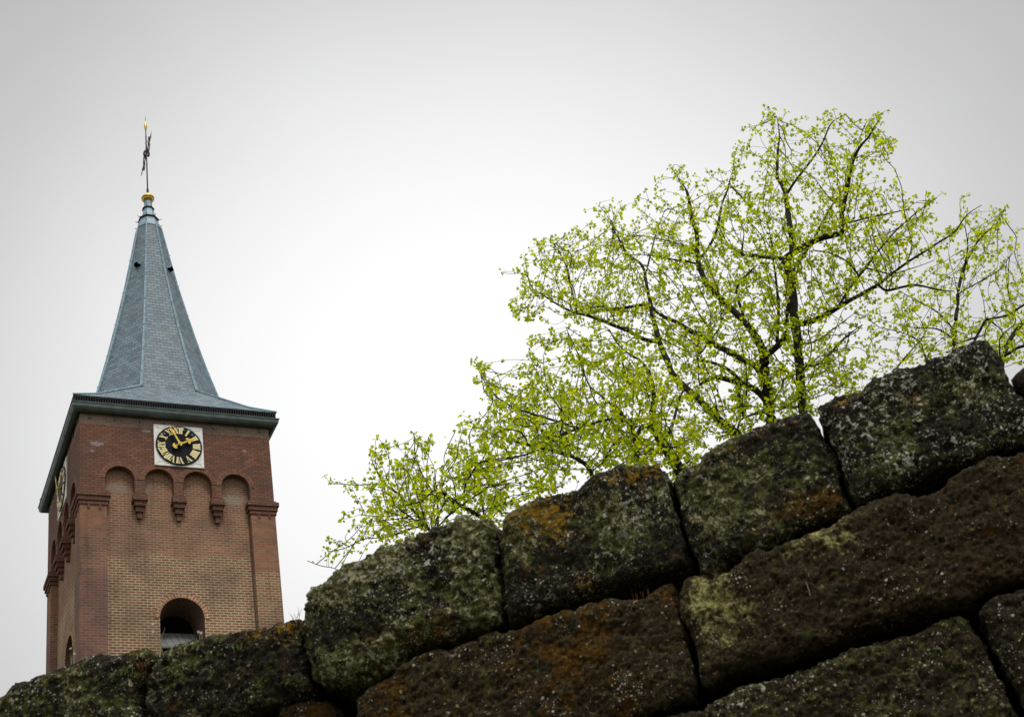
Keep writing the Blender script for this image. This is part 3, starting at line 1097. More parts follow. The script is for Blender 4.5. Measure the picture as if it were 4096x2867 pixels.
T1 = [(0, 1552), (10, 1540), (20, 1531.6), (51, 1528), (65, 1521), (99, 1508), (123, 1496), (147, 1489), (178, 1475), (212, 1465), (239, 1467), (260, 1468), (284, 1463), (304, 1460), (322, 1463), (329, 1474), (321, 1495), (312, 1516), (305, 1537), (303, 1567), (305, 1640), (300, 1730), (150, 1770), (-40, 1820), (-60, 1760), (-45, 1640), (-25, 1580)]
T2 = [(318, 1520), (325, 1495), (337, 1478), (352, 1463), (372, 1449.6), (386, 1437.6), (424, 1429), (448, 1427), (478.5, 1422), (513, 1415), (547, 1413.7), (581, 1408.5), (612, 1400), (639, 1395), (658, 1391), (665, 1397), (663, 1414), (671, 1448), (676, 1465), (680, 1516), (676, 1545), (632, 1562), (575, 1590), (450, 1640), (330, 1690), (312, 1680), (309, 1600), (311, 1550)]
T3 = [(671, 1400), (674, 1385), (673, 1370), (682.5, 1350.5), (685, 1336), (695, 1323.6), (714, 1308), (736, 1294), (750, 1278.5), (773, 1268.7), (792, 1261), (812, 1257.7), (826.5, 1245.5), (851, 1228.4), (875, 1226), (900, 1214), (929, 1199), (963, 1187), (983, 1179.6), (1002, 1171), (1031.6, 1162.5), (1061, 1161), (1085, 1160), (1096, 1167), (1105, 1184.5), (1109, 1197), (1108, 1238), (1111, 1292), (1114, 1340.7), (1118, 1377), (1115, 1394), (1074, 1407), (1030, 1420), (977, 1432), (930, 1446), (903, 1458), (879, 1486), (840, 1508), (801, 1525), (757, 1530), (720, 1525), (692, 1516), (687, 1490), (680, 1450), (673, 1425)]
T4 = [(1117, 1210), (1117, 1194), (1121, 1173), (1131, 1153), (1152, 1141.6), (1191.5, 1122), (1226.6, 1110), (1258, 1104.5), (1289, 1091), (1324, 1075), (1355.5, 1059.5), (1387, 1048), (1418, 1042), (1445, 1040), (1469, 1040), (1486, 1050), (1496, 1063.5), (1499, 1091), (1504, 1122), (1513, 1153), (1521, 1192), (1530, 1231), (1534, 1252), (1530, 1262), (1499.7, 1278), (1448.5, 1289), (1387, 1309), (1325.7, 1329), (1274.5, 1345), (1223, 1360), (1182, 1380), (1152, 1391), (1133, 1392), (1129, 1378), (1127, 1320), (1121, 1246)]
T5 = [(1500, 1066), (1512, 1048), (1530, 1040), (1549, 1029), (1569, 1009), (1592, 990), (1627, 974), (1651, 970), (1674, 960.5), (1697, 949), (1728.5, 939), (1760, 927), (1775, 919.6), (1802.6, 914), (1820, 922), (1831, 943), (1838, 962.5), (1853, 986), (1864, 1009), (1873, 1040), (1884, 1079), (1894, 1103), (1904, 1128), (1902, 1137), (1884, 1144), (1849, 1157), (1810, 1169), (1752, 1195), (1730, 1218), (1705, 1227), (1674, 1231), (1640, 1243), (1615, 1258), (1590, 1276), (1573, 1280), (1563, 1264), (1551, 1230), (1537, 1190), (1524, 1150), (1513, 1100)]
T6 = [(1836, 918), (1853, 900), (1880.5, 884.5), (1904, 879), (1939, 861), (1958, 849.5), (1978, 845.6), (2009, 826), (2040, 820), (2064, 810.5), (2079, 804.7), (2106.5, 799), (2137.6, 787), (2153, 777), (2176.6, 767.7), (2196, 764.5), (2213, 769.6), (2225, 787), (2240, 806.6), (2255, 830), (2270, 857), (2286, 881), (2301, 905), (2325, 955), (2330, 984), (2296, 993), (2258, 997), (2219, 1008), (2196, 1023), (2161, 1035), (2122, 1047), (2095, 1055), (2064, 1070), (2040, 1086), (2005, 1093), (1962, 1109), (1934, 1124), (1922, 1124), (1910, 1103), (1898, 1071.6), (1885, 1036.5), (1875, 1001.5), (1859, 978), (1848, 954.7), (1839, 935)]
T7 = [(2270, 848), (2279, 836), (2290, 824), (2300, 814), (2330, 800), (2420, 770), (2560, 735), (2620, 760), (2640, 880), (2560, 915), (2400, 962), (2348, 975), (2330, 945), (2308, 905), (2282, 866)]
M1 = [(588, 1607), (602, 1581), (632, 1560.6), (670, 1555.5), (718, 1559), (735, 1581), (752, 1607), (756, 1640), (700, 1690), (600, 1690), (580, 1640)]
M2 = [(791, 1582), (801, 1556), (830, 1536), (862, 1512), (880, 1494), (903, 1475), (928, 1460), (957, 1450.5), (1001, 1440.7), (1050, 1426), (1079, 1413), (1121, 1405), (1172, 1395), (1223, 1376), (1290, 1360), (1331, 1346), (1387, 1335), (1428, 1332), (1453.6, 1315), (1479, 1302), (1495, 1297), (1505, 1310), (1509, 1333.5), (1516, 1364), (1521, 1390), (1535, 1425.6), (1547, 1482), (1554, 1517.7), (1553, 1550), (1550, 1560), (1528, 1565), (1479, 1583), (1428, 1600), (1300, 1650), (1100, 1720), (900, 1760), (800, 1740), (780, 1660)]
M3 = [(1526, 1359), (1527, 1318), (1532, 1294), (1546, 1284), (1571, 1287), (1586.6, 1294), (1612, 1284), (1648, 1269), (1673.6, 1243), (1694, 1233), (1725, 1230.6), (1745, 1218), (1771, 1205), (1801.6, 1192), (1837, 1177), (1878, 1161), (1909, 1146), (1940, 1133), (1985, 1113), (2021, 1106), (2044, 1103), (2060, 1105), (2079, 1103), (2099, 1093), (2114, 1077.5), (2126, 1066), (2157, 1050), (2180.5, 1038.5), (2204, 1025), (2227, 1017), (2270, 1013), (2278, 1005), (2296, 1003), (2350, 988), (2500, 940), (2700, 890), (2720, 1000), (2700, 1150), (2500, 1226), (2296, 1298), (2247, 1312), (2196, 1333), (2170, 1352), (2119, 1358), (2068, 1368), (1991, 1388), (1919, 1412), (1863, 1437), (1812, 1458), (1735, 1478), (1673.6, 1494), (1612, 1520), (1585, 1533), (1575, 1524), (1565, 1487), (1554, 1440), (1540, 1400)]
L1 = [(1453.6, 1607), (1500, 1591), (1556, 1576), (1581.6, 1566), (1612, 1550), (1663, 1527), (1714.6, 1514.6), (1760.6, 1499), (1801.6, 1491.6), (1837, 1479), (1868, 1466), (1899, 1448), (1929.5, 1438), (1965, 1427.6), (2001, 1417), (2042, 1407), (2078, 1389), (2103.5, 1376), (2139, 1371), (2163, 1374), (2177, 1392), (2191, 1420.5), (2211, 1451), (2241, 1502), (2260, 1553.5), (2280, 1620), (2290, 1700), (1900, 1760), (1500, 1790), (1420, 1720)]
L2 = [(2196, 1379.6), (2198, 1351), (2218, 1330), (2247, 1318), (2296, 1309), (2400, 1283), (2600, 1233), (2640, 1400), (2600, 1650), (2330, 1700), (2318, 1610), (2288, 1550), (2264, 1502), (2233, 1451), (2211, 1402)]

stone(T1, lift=10.0, R=.06, look=dict(lich=.75, speck=.5, rust=.25, brown=.1), moss=1.3, blobs=[('rust', (318, 1490), .03, .05, .9), ('mustard', (300, 1465), .03, .015, .5)])
stone(T2, lift=10.0, R=.055, front=.01, look=dict(lich=.45, speck=.5, rust=.30, brown=.1), rough=1.25, pits=.3,
      blobs=[('mustard', (600, 1412), .09, .022, 1.0), ('mustard', (640, 1425), .03, .03, .6), ('lich', (420, 1450), .1, .04, .4)])
stone(T3, lift=10.0, R=.07, front=-.015, look=dict(lich=1.0, speck=.55, rust=.25, brown=.1), moss=2.0, rough=1.25,
      blobs=[('rust', (960, 1430), .12, .04, .7), ('speck', (900, 1300), .15, .08, .5)], label='block thick with green lichen cushions')
stone(T4, lift=10.0, R=.05, look=dict(lich=.70, speck=.6, rust=.25, brown=.1), moss=1.0,
      blobs=[('mustard', (1190, 1150), .10, .06, 1.0), ('mustard', (1250, 1180), .08, .06, .8), ('mustard', (1420, 1062), .10, .03, .95), ('mustard', (1310, 1300), .03, .02, .95),
             ('pale', (1330, 1270), .03, .02, .8), ('pale', (1480, 1110), .015, .03, .8)], label='block with mustard yellow lichen')
stone(T5, lift=10.0, R=.055, front=.015, look=dict(lich=.70, speck=.55, rust=.25, brown=.15), moss=1.5,
      blobs=[('rust', (1800, 1130), .1, .05, .6), ('mustard', (1640, 990), .03, .02, .5), ('mustard', (1770, 1120), .08, .03, .35)])
stone(T6, lift=10.0, R=.055, front=-.005, look=dict(lich=.55, speck=.85, rust=.1, brown=.15), pits=.8, moss=.6,
      blobs=[('mustard', (1890, 900), .022, .025, 1.2), ('rust', (2060, 900), .06, .03, .9)], label='grey pitted block flecked with white')
stone(T7, lift=10.0, R=.05, look=dict(lich=.3, speck=.4, rust=.2, brown=.5), gs=.008)
stone(M1, .04, front=.05, look=dict(lich=.1, speck=.2, rust=.5, brown=1.0))
stone(M2, .05, front=.0, look=dict(lich=.2, speck=.31, rust=.45, brown=.95), pits=.3, moss=.4,
      blobs=[('rust', (1250, 1450), .12, .07, .35), ('speck', (1420, 1570), .03, .06, 1.3), ('speck', (1000, 1470), .12, .04, .3)], label='reddish brown block with rusty moss')
stone(M3, .05, front=-.01, look=dict(lich=.15, speck=.27, rust=.22, brown=1.0), pits=.3, moss=.3,
      blobs=[('pale', (1605, 1350), .075, .11, 1.5), ('pale', (1840, 1205), .10, .06, .9), ('speck', (2000, 1200), .16, .1, .25)], label='long brown block with bleached patches')
stone(L1, .05, front=.01, look=dict(lich=.35, speck=.34, rust=.25, brown=.6), pits=.7, moss=.9,
      blobs=[('speck', (1680, 1540), .14, .04, .9), ('speck', (2000, 1510), .04, .03, .5)])
stone(L2, .05, look=dict(lich=.3, speck=.5, rust=.25, brown=.5), pits=.4)
# blocks outside the picture: the courses below, and the wall's ends
zlow = [(onwall(q)[0], onwall(q)[1]) for q in ((305, 1735), (1420, 1735), (2290, 1710), (2600, 1660))]


def rect(s0, s1, z0, z1):
    j = lambda: random.uniform(-.012, .012)
    pts = []
    for a, b, n in (((s0, z0), (s1, z0), 6), ((s1, z0), (s1, z1), 4), ((s1, z1), (s0, z1), 6), ((s0, z1), (s0, z0), 4)):
        for i in range(n): pts.append((a[0] + (b[0] - a[0]) * i / n + j(), a[1] + (b[1] - a[1]) * i / n + j()))
    return pts


zb = min(z for _, z in zlow) - .02
s_min, s_max = onwall((-60, 1700))[0] - 3.0, onwall((2640, 1300))[0] + 3.4
zrow = zb
row = 0
while zrow > .1:
    z0 = max(0.0, zrow - .40)
    s = s_min - .25 * (row % 2)
    while s < s_max:
        w = random.uniform(.6, .9)
        stone(rect(s, s + w - .02, z0 + .012, zrow - .012), .05, gs=.03, local=True, look=dict(brown=random.uniform(.2, 1), lich=random.uniform(.1, .7)))
        s += w
    zrow -= .40
    row += 1
# fill the visible courses outside the frame
eL = onwall((-60, 1700))
stone(rect(eL[0] - .75, eL[0] - .03, zb + .34, eL[1] + .22), .06, gs=.02, local=True, look=dict(lich=.7))
stone(rect(eL[0] - 1.6, eL[0] - .78, zb + .34, eL[1] + .20), .06, gs=.02, local=True, look=dict(lich=.7))
stone(rect(eL[0] - 1.5, eL[0] + .02, zb + .01, zb + .32), .06, gs=.02, local=True, look=dict(brown=.9))
eR = onwall((2680, 1000))
stone(rect(eR[0] + .05, eR[0] + 1.0, eR[1] - .30, eR[1] + .06), .06, gs=.02, local=True, look=dict(lich=.4))
stone(rect(eR[0] + .02, eR[0] + .9, eR[1] + .08, eR[1] + .42), .06, gs=.02, local=True, look=dict(lich=.6))
for i, (a_, b_) in enumerate(((.93, 1.75), (1.78, 2.55), (2.58, 3.4))):
    stone(rect(eR[0] + a_, eR[0] + b_, eR[1] - .30, eR[1] + .05), .06, gs=.025, local=True, look=dict(lich=.5))
    stone(rect(eR[0] + a_ - .1, eR[0] + b_ - .12, eR[1] + .08, eR[1] + .42), .06, gs=.025, local=True, look=dict(lich=.7))
    stone(rect(eR[0] + a_ - .5, eR[0] + b_ - .52, zb + .03, eR[1] - .33), .06, gs=.025, local=True, look=dict(brown=.7))
for i in range(2):
    stone(rect(eL[0] - 2.4 - .8 * i, eL[0] - 1.64 - .8 * i, zb + .34, eL[1] + .18), .06, gs=.025, local=True, look=dict(lich=.6))
    stone(rect(eL[0] - 2.3 - .8 * i, eL[0] - 1.54 - .8 * i, zb + .01, zb + .32), .06, gs=.025, local=True, look=dict(brown=.7))
# rubble core behind the joints
core = MB()
tops = [(-60, 1680), (200, 1530), (320, 1530), (640, 1460), (690, 1430), (900, 1290), (1090, 1250), (1200, 1190), (1480, 1130), (1600, 1060), (1820, 1020), (1950, 920), (2200, 850), (2400, 850), (2600, 800)]
tp = [onwall(q) for q in tops]
tp = [(tp[0][0] - 2.9, tp[0][1])] + [tuple(p) for p in tp] + [(tp[-1][0] + 3.0, tp[-1][1])]
for a, b in zip(tp, tp[1:]):
    core.face([(a[0], .30, 0), (b[0], .30, 0), (b[0], .30, b[1]), (a[0], .30, a[1])])
    core.face([(a[0], .30, a[1]), (b[0], .30, b[1]), (b[0], .48, b[1]), (a[0], .48, a[1])])
    core.face([(b[0], .48, 0), (a[0], .48, 0), (a[0], .48, a[1]), (b[0], .48, b[1])])
core.build('rubble_core', plain('dark_rubble', (.012, .011, .009), .95, 0, .4, 9, .05), wall)

# ------------------------------------------------------------------ trees
def bark_mat():
    k = G('bark', .9, .15)
    ob = k.coord()
    c = k.mix(k.step(k.noise(ob, 18, 6, .7), .35, .7), (.016, .013, .010), (.060, .050, .036))
    c = k.mix(k.step(k.noise(ob, 5, 4), .58, .7), c, (.055, .060, .028))
    k.bump(k.noise(ob, 60, 5, .7), .8, .01)
    return k.col(c)


def leaf_mat():
    k = G('spring_leaf', .5, .35)
    ge = k.n('NewGeometry')
    c = k.mix(ge.outputs['Random Per Island'], (.15, .21, .002), (.40, .45, .006))
    k.col(c)
    tr = k.n('BsdfTranslucent')
    k.put(tr.inputs['Color'], k.mix(ge.outputs['Random Per Island'], (.40, .57, .002), (.90, .94, .005)))
    ms = k.n('MixShader')
    ms.inputs[0].default_value = .58
    k.t.links.new(k.b.outputs[0], ms.inputs[1])
    k.t.links.new(tr.outputs[0], ms.inputs[2])
    out = [n for n in k.t.nodes if n.type == 'OUTPUT_MATERIAL'][0]
    k.t.links.new(ms.outputs[0], out.inputs['Surface'])
    return k.m


M_bark, M_leaf = bark_mat(), leaf_mat()
R5 = lambda u, v: (1065 + u * .5361, 224.2 + v * .5361)
R4 = lambda u, v: (644.6 + u * .3906, 840.8 + v * .3906)


def smooth_line(P, n=5):
    P = np.array(P)
    if len(P) < 3:
        return np.array([P[0] + (P[-1] - P[0]) * t for t in np.linspace(0, 1, n + 1)])
    Q = np.vstack([2 * P[0] - P[1], P, 2 * P[-1] - P[-2]])
    out = []
    for i in range(1, len(Q) - 2):
        p0, p1, p2, p3 = Q[i - 1:i + 3]
        for t in np.linspace(0, 1, n, endpoint=False):
            out.append(.5 * ((2 * p1) + (-p0 + p2) * t + (2 * p0 - 5 * p1 + 4 * p2 - p3) * t * t + (-p0 + 3 * p1 - 3 * p2 + p3) * t ** 3))
    out.append(P[-1])
    return np.array(out)


def grow(P0, A, step, infl, kill, iters):
    """twigs grow from the limb points P0 towards the points A; returns points and parents"""
    P = [np.array(p) for p in P0]
    par = [-1] * len(P)
    kids = {}
    D = np.full(len(A), 1e9)
    J = np.zeros(len(A), int)
    for i in range(0, len(P), 200):
        blk = np.array(P[i:i + 200])
        d = np.linalg.norm(A[:, None] - blk[None], axis=2)
        m = d.min(1)
        k = d.argmin(1) + i
        u = m < D
        D[u], J[u] = m[u], k[u]
    alive = np.ones(len(A), bool)
    for it in range(iters):
        act = np.nonzero(alive & (D < infl))[0]
        if not len(act): break
        acc = {}
        for a in act:
            j = J[a]
            v = A[a] - P[j]
            n_ = np.linalg.norm(v)
            w = 1.0
            acc.setdefault(j, np.zeros(3))
            acc[j] = acc[j] + v / (n_ + 1e-9) * w
        new = []
        for j, v in acc.items():
            v = v / (np.linalg.norm(v) + 1e-9) + rng.normal(0, .12, 3) + np.array([0, 0, .22])
            if par[j] >= 0:
                t = P[j] - P[par[j]]
                v = v + .65 * t / (np.linalg.norm(t) + 1e-9)
            v /= np.linalg.norm(v) + 1e-9
            if v[2] < -.18:                                # spring twigs do not hang
                v[2] = -.18
                v /= np.linalg.norm(v)
            q = P[j] + v * step
            if any(np.linalg.norm(q - P[c]) < step * .35 for c in kids.get(j, ())):
                # nothing new to reach from here: let these points go
                for a in act:
                    if J[a] == j and rng.random() < .5: alive[a] = False
                continue
            P.append(q); par.append(j)
            kids.setdefault(j, []).append(len(P) - 1)
            new.append(len(P) - 1)
        if not new: continue
        blk = np.array([P[i] for i in new])
        d = np.linalg.norm(A[:, None] - blk[None], axis=2)
        m = d.min(1)
        k = np.array(new)[d.argmin(1)]
        u = m < D
        D[u], J[u] = m[u], k[u]
        alive &= ~(D < kill)
    return np.array(P), np.array(par)


def in_poly(p, poly):
    r = False
    for (x0, y0), (x1, y1) in zip(poly, poly[1:] + poly[:1]):
        if (y0 > p[1]) != (y1 > p[1]) and p[0] < x0 + (p[1] - y0) * (x1 - x0) / (y1 - y0): r = not r
    return r


def tubes_np(chains, n):
    V, F = [], []
    for pts, rad in chains:
        b = len(V)
        m = len(pts)
        for i in range(m):
            t = pts[min(i + 1, m - 1)] - pts[max(i - 1, 0)]
            t = t / (np.linalg.norm(t) + 1e-9)
            a = np.cross(t, (0, 0, 1) if abs(t[2]) < .9 else (1, 0, 0))
            a = a / (np.linalg.norm(a) + 1e-9)
            c = np.cross(t, a)
            for k in range(n):
                an = 2 * math.pi * k / n
                V.append(pts[i] + rad[i] * (math.cos(an) * a + math.sin(an) * c))
        for i in range(m - 1):
            for k in range(n):
                F.append((b + i * n + k, b + i * n + (k + 1) % n, b + (i + 1) * n + (k + 1) % n, b + (i + 1) * n + k))
        F.append(tuple(b + (m - 1) * n + k for k in range(n)))
        F.append(tuple(b + k for k in reversed(range(n))))
    return V, F


def make_tree(label, limbs, conv, scale_, outline, Y0, n_att, spread, group, dens=None, leafy=1.0, leaf=.040, drop=2.0, shoots=30):
    """limbs: traced polylines (x, y, width) of this tree; outline: reach of its crown"""
    limb3, nodes, nodes2d = [], [], []
    roots = []
    for li, L in enumerate(limbs):
        q = [conv(a, b) for a, b, _ in L]
        ws = [w * scale_ * 1.3 for _, _, w in L]
        y_start, start3 = Y0 + rng.uniform(-.5, .5), None
        if nodes2d:
            dd = np.hypot(*(np.array(nodes2d) - np.array(q[0])).T)
            j = dd.argmin()
            if dd[j] < 16:
                y_start = nodes[j][1]
                start3 = np.array(nodes[j])
        if start3 is None: roots.append(li)
        ln = sum(math.hypot(b[0] - a[0], b[1] - a[1]) for a, b in zip(q, q[1:])) * .0058
        dy = rng.uniform(-.45, .45) * ln
        ts = np.linspace(0, 1, len(q))
        P = np.array([at(a, b, y_start + dy * t) for (a, b), t in zip(q, ts)])
        rad = np.array([w * 1.784 / F_PX * np.linalg.norm(p - np.array([0, 0, EYE])) / 2 for w, p in zip(ws, P)])
        if start3 is not None: P[0] = start3
        n = 5
        S = smooth_line(P, n)
        rr = np.interp(np.linspace(0, 1, len(S)), np.linspace(0, 1, len(rad)), rad)
        for i in range(1, len(S) - 1):
            p = Vector(S[i] * 3.1)
            S[i] += np.array([noise.noise(p), noise.noise(p + Vector((7, 0, 0))), noise.noise(p + Vector((0, 9, 0)))]) * min(.02, rr[i] * .7 + .006)
        rr = np.maximum(rr, .004) * np.array([1 + .12 * noise.noise(Vector(s * 6)) for s in S])
        limb3.append((S, rr))
        qi = smooth_line(np.array([(a, b, 0) for a, b in q]), n)
        for s, c in zip(S, qi):
            nodes.append(s); nodes2d.append((c[0], c[1]))
    # carry the stems down to one foot
    low = [limb3[r][0][0] for r in roots]
    big = [(limb3[r][0][0], limb3[r][1][0]) for r in roots]
    zmin = min(p[2] for p in low)
    foot = np.mean([p for p, w in big if w >= .5 * max(w for _, w in big)], axis=0)
    fork = np.array([foot[0], foot[1], max(1.2, zmin - drop)])
    for p, w in big:
        m = (p + fork) / 2 + np.array([0, 0, -.15])
        pts = smooth_line([p, m, fork], 6)
        limb3.append((pts, np.linspace(w, max(w * 1.15, .09), len(pts))))
    wmax = max(w for _, w in big)
    pts = smooth_line([fork + np.array([0, 0, .25]), fork * np.array([1, 1, .5]), np.array([fork[0], fork[1], 0])], 6)
    limb3.append((pts, np.linspace(wmax * 1.7, wmax * 2.4, len(pts))))
    tree = thing('tree', label, 'tree', (fork[0], fork[1], 0), 0, group)
    org = np.array([fork[0], fork[1], 0])
    # attraction points through the crown
    lo, hi = np.min(outline, 0), np.max(outline, 0)
    A = []
    OUT = np.array(outline, float)
    N2 = np.array(nodes2d)
    N3 = np.array(nodes)
    while len(A) < n_att:
        p = (rng.uniform(lo[0], hi[0]), rng.uniform(lo[1], hi[1]))
        if not in_poly(p, outline): continue
        if dens is not None and rng.random() > dens(*p): continue
        if poly_query(np.array([p]), OUT)[0][0] < 42 and rng.random() < .72: continue
        if noise.noise(Vector((p[0] / 55, p[1] / 55, Y0))) < -.12 and rng.random() < .8: continue
        j = np.hypot(*(N2 - np.array(p)).T).argmin()
        A.append(at(p[0], p[1], N3[j][1] + rng.normal(0, spread)))
    cen = OUT.mean(0)
    for _ in range(int(n_att / shoots)):                        # longer shoots that fray the outline
        i = rng.integers(len(OUT))
        t = rng.random()
        b = OUT[i - 1] * t + OUT[i] * (1 - t)
        if b[1] > cen[1] + 160: continue
        d = (b - cen) / (np.linalg.norm(b - cen) + 1e-9) + np.array([0, -.25]) + rng.normal(0, .3, 2)
        d /= np.linalg.norm(d)
        y = N3[np.hypot(*(N2 - b).T).argmin()][1] + rng.normal(0, spread * .5)
        for s_ in np.arange(-30, rng.uniform(-6, 26), 13): A.append(at(*(b + d * s_), y))
    A = np.array(A)
    P, par = grow(nodes, A, .085, 2.2, .10, 90)
    n0 = len(nodes)
    ch = [[] for _ in P]
    for i in range(n0, len(P)): ch[par[i]].append(i)
    rad = np.zeros(len(P))
    for i in range(len(P) - 1, n0 - 1, -1):
        rad[i] = min(.014, (sum(rad[c] ** 2.4 for c in ch[i]) + .0018 ** 2.4 * .6) ** (1 / 2.4))
        rad[i] = max(rad[i], .0018)
    # smooth the twigs a little
    for _ in range(2):
        Q = P.copy()
        for i in range(n0, len(P)):
            if ch[i]:
                c = max(ch[i], key=lambda c: rad[c])
                Q[i] = .5 * P[i] + .25 * P[par[i]] + .25 * P[c]
        P = Q
    chains, seen = [], set()
    for i in range(n0, len(P)):
        if i in seen: continue
        pts, rs = [P[par[i]]], [rad[i]]
        j = i
        while True:
            seen.add(j)
            pts.append(P[j]); rs.append(rad[j])
            nx = [c for c in ch[j] if c not in seen]
            if not nx: break
            j = max(nx, key=lambda c: rad[c])
        chains.append((np.array(pts) - org, rs))
    V, F = tubes_np([(s - org, r) for s, r in limb3], 9)
    mesh_np('trunk', V, F, M_bark, tree, True)
    V, F = tubes_np(chains, 4)
    mesh_np('twigs', V, F, M_bark, tree, True)
    # leaves
    sites = []
    for i in range(n0, len(P)):
        tip = not ch[i]
        k = 0
        if tip: k = 4 + int(rng.random() < .7)
        elif rad[i] < .007 and rng.random() < .34: k = 3 + int(rng.random() < .6)
        elif rng.random() < .25: k = 3
        k = int(k * leafy + rng.random()) if leafy != 1 else k
        d = P[i] - P[par[i]]
        for _ in range(k): sites.append((P[i], d))
    for S, rr in limb3[:len(limbs)]:
        for s, r in zip(S, rr):
            if rng.random() < .28:
                a = rng.normal(0, 1, 3); a /= np.linalg.norm(a)
                for _ in range(rng.integers(1, 4)): sites.append((s + a * (r + .03) + rng.normal(0, .03, 3), a * .08))
    n = len(sites)
    pos = np.array([s for s, _ in sites])
    dr = np.array([d for _, d in sites])
    dr /= np.linalg.norm(dr, axis=1)[:, None] + 1e-9
    dr = dr * .6 + rng.normal(0, .65, (n, 3)) + np.array([0, 0, -.25])
    dr /= np.linalg.norm(dr, axis=1)[:, None]
    up = rng.normal(0, .6, (n, 3)) + np.array([0, 0, .8])
    sd = np.cross(dr, up)
    sd /= np.linalg.norm(sd, axis=1)[:, None] + 1e-9
    nr = np.cross(sd, dr)
    sz = leaf * rng.uniform(.55, 1.25, n)
    fold = rng.uniform(.15, .75, n)
    b0 = pos + dr * (rng.uniform(.05, .75, n) * leaf)[:, None]
    shape = [(0, 0, 0), (-.36, .18, 1), (-.46, .52, 1), (-.25, .84, .6), (0, 1.08, -.1), (.25, .84, .6), (.46, .52, 1), (.36, .18, 1), (0, .55, 0)]
    V = np.zeros((n, 9, 3))
    for q, (sx, sy, h) in enumerate(shape):
        V[:, q] = b0 + sd * (sx * sz)[:, None] + dr * (sy * sz)[:, None] + nr * (h * abs(sx) * fold * sz)[:, None]
    V = V.reshape(-1, 3) - org
    base = (np.arange(n) * 9)[:, None]
    F = np.concatenate([base + np.array([[0, 8, 2, 1]]), base + np.array([[8, 4, 3, 2]]), base + np.array([[0, 7, 6, 8]]), base + np.array([[8, 6, 5, 4]])])
    crown = mesh_np('crown', V, F.tolist(), M_leaf, tree, False)
    print('tree', label[:30], 'nodes', len(P), 'leaves', n)
    return tree


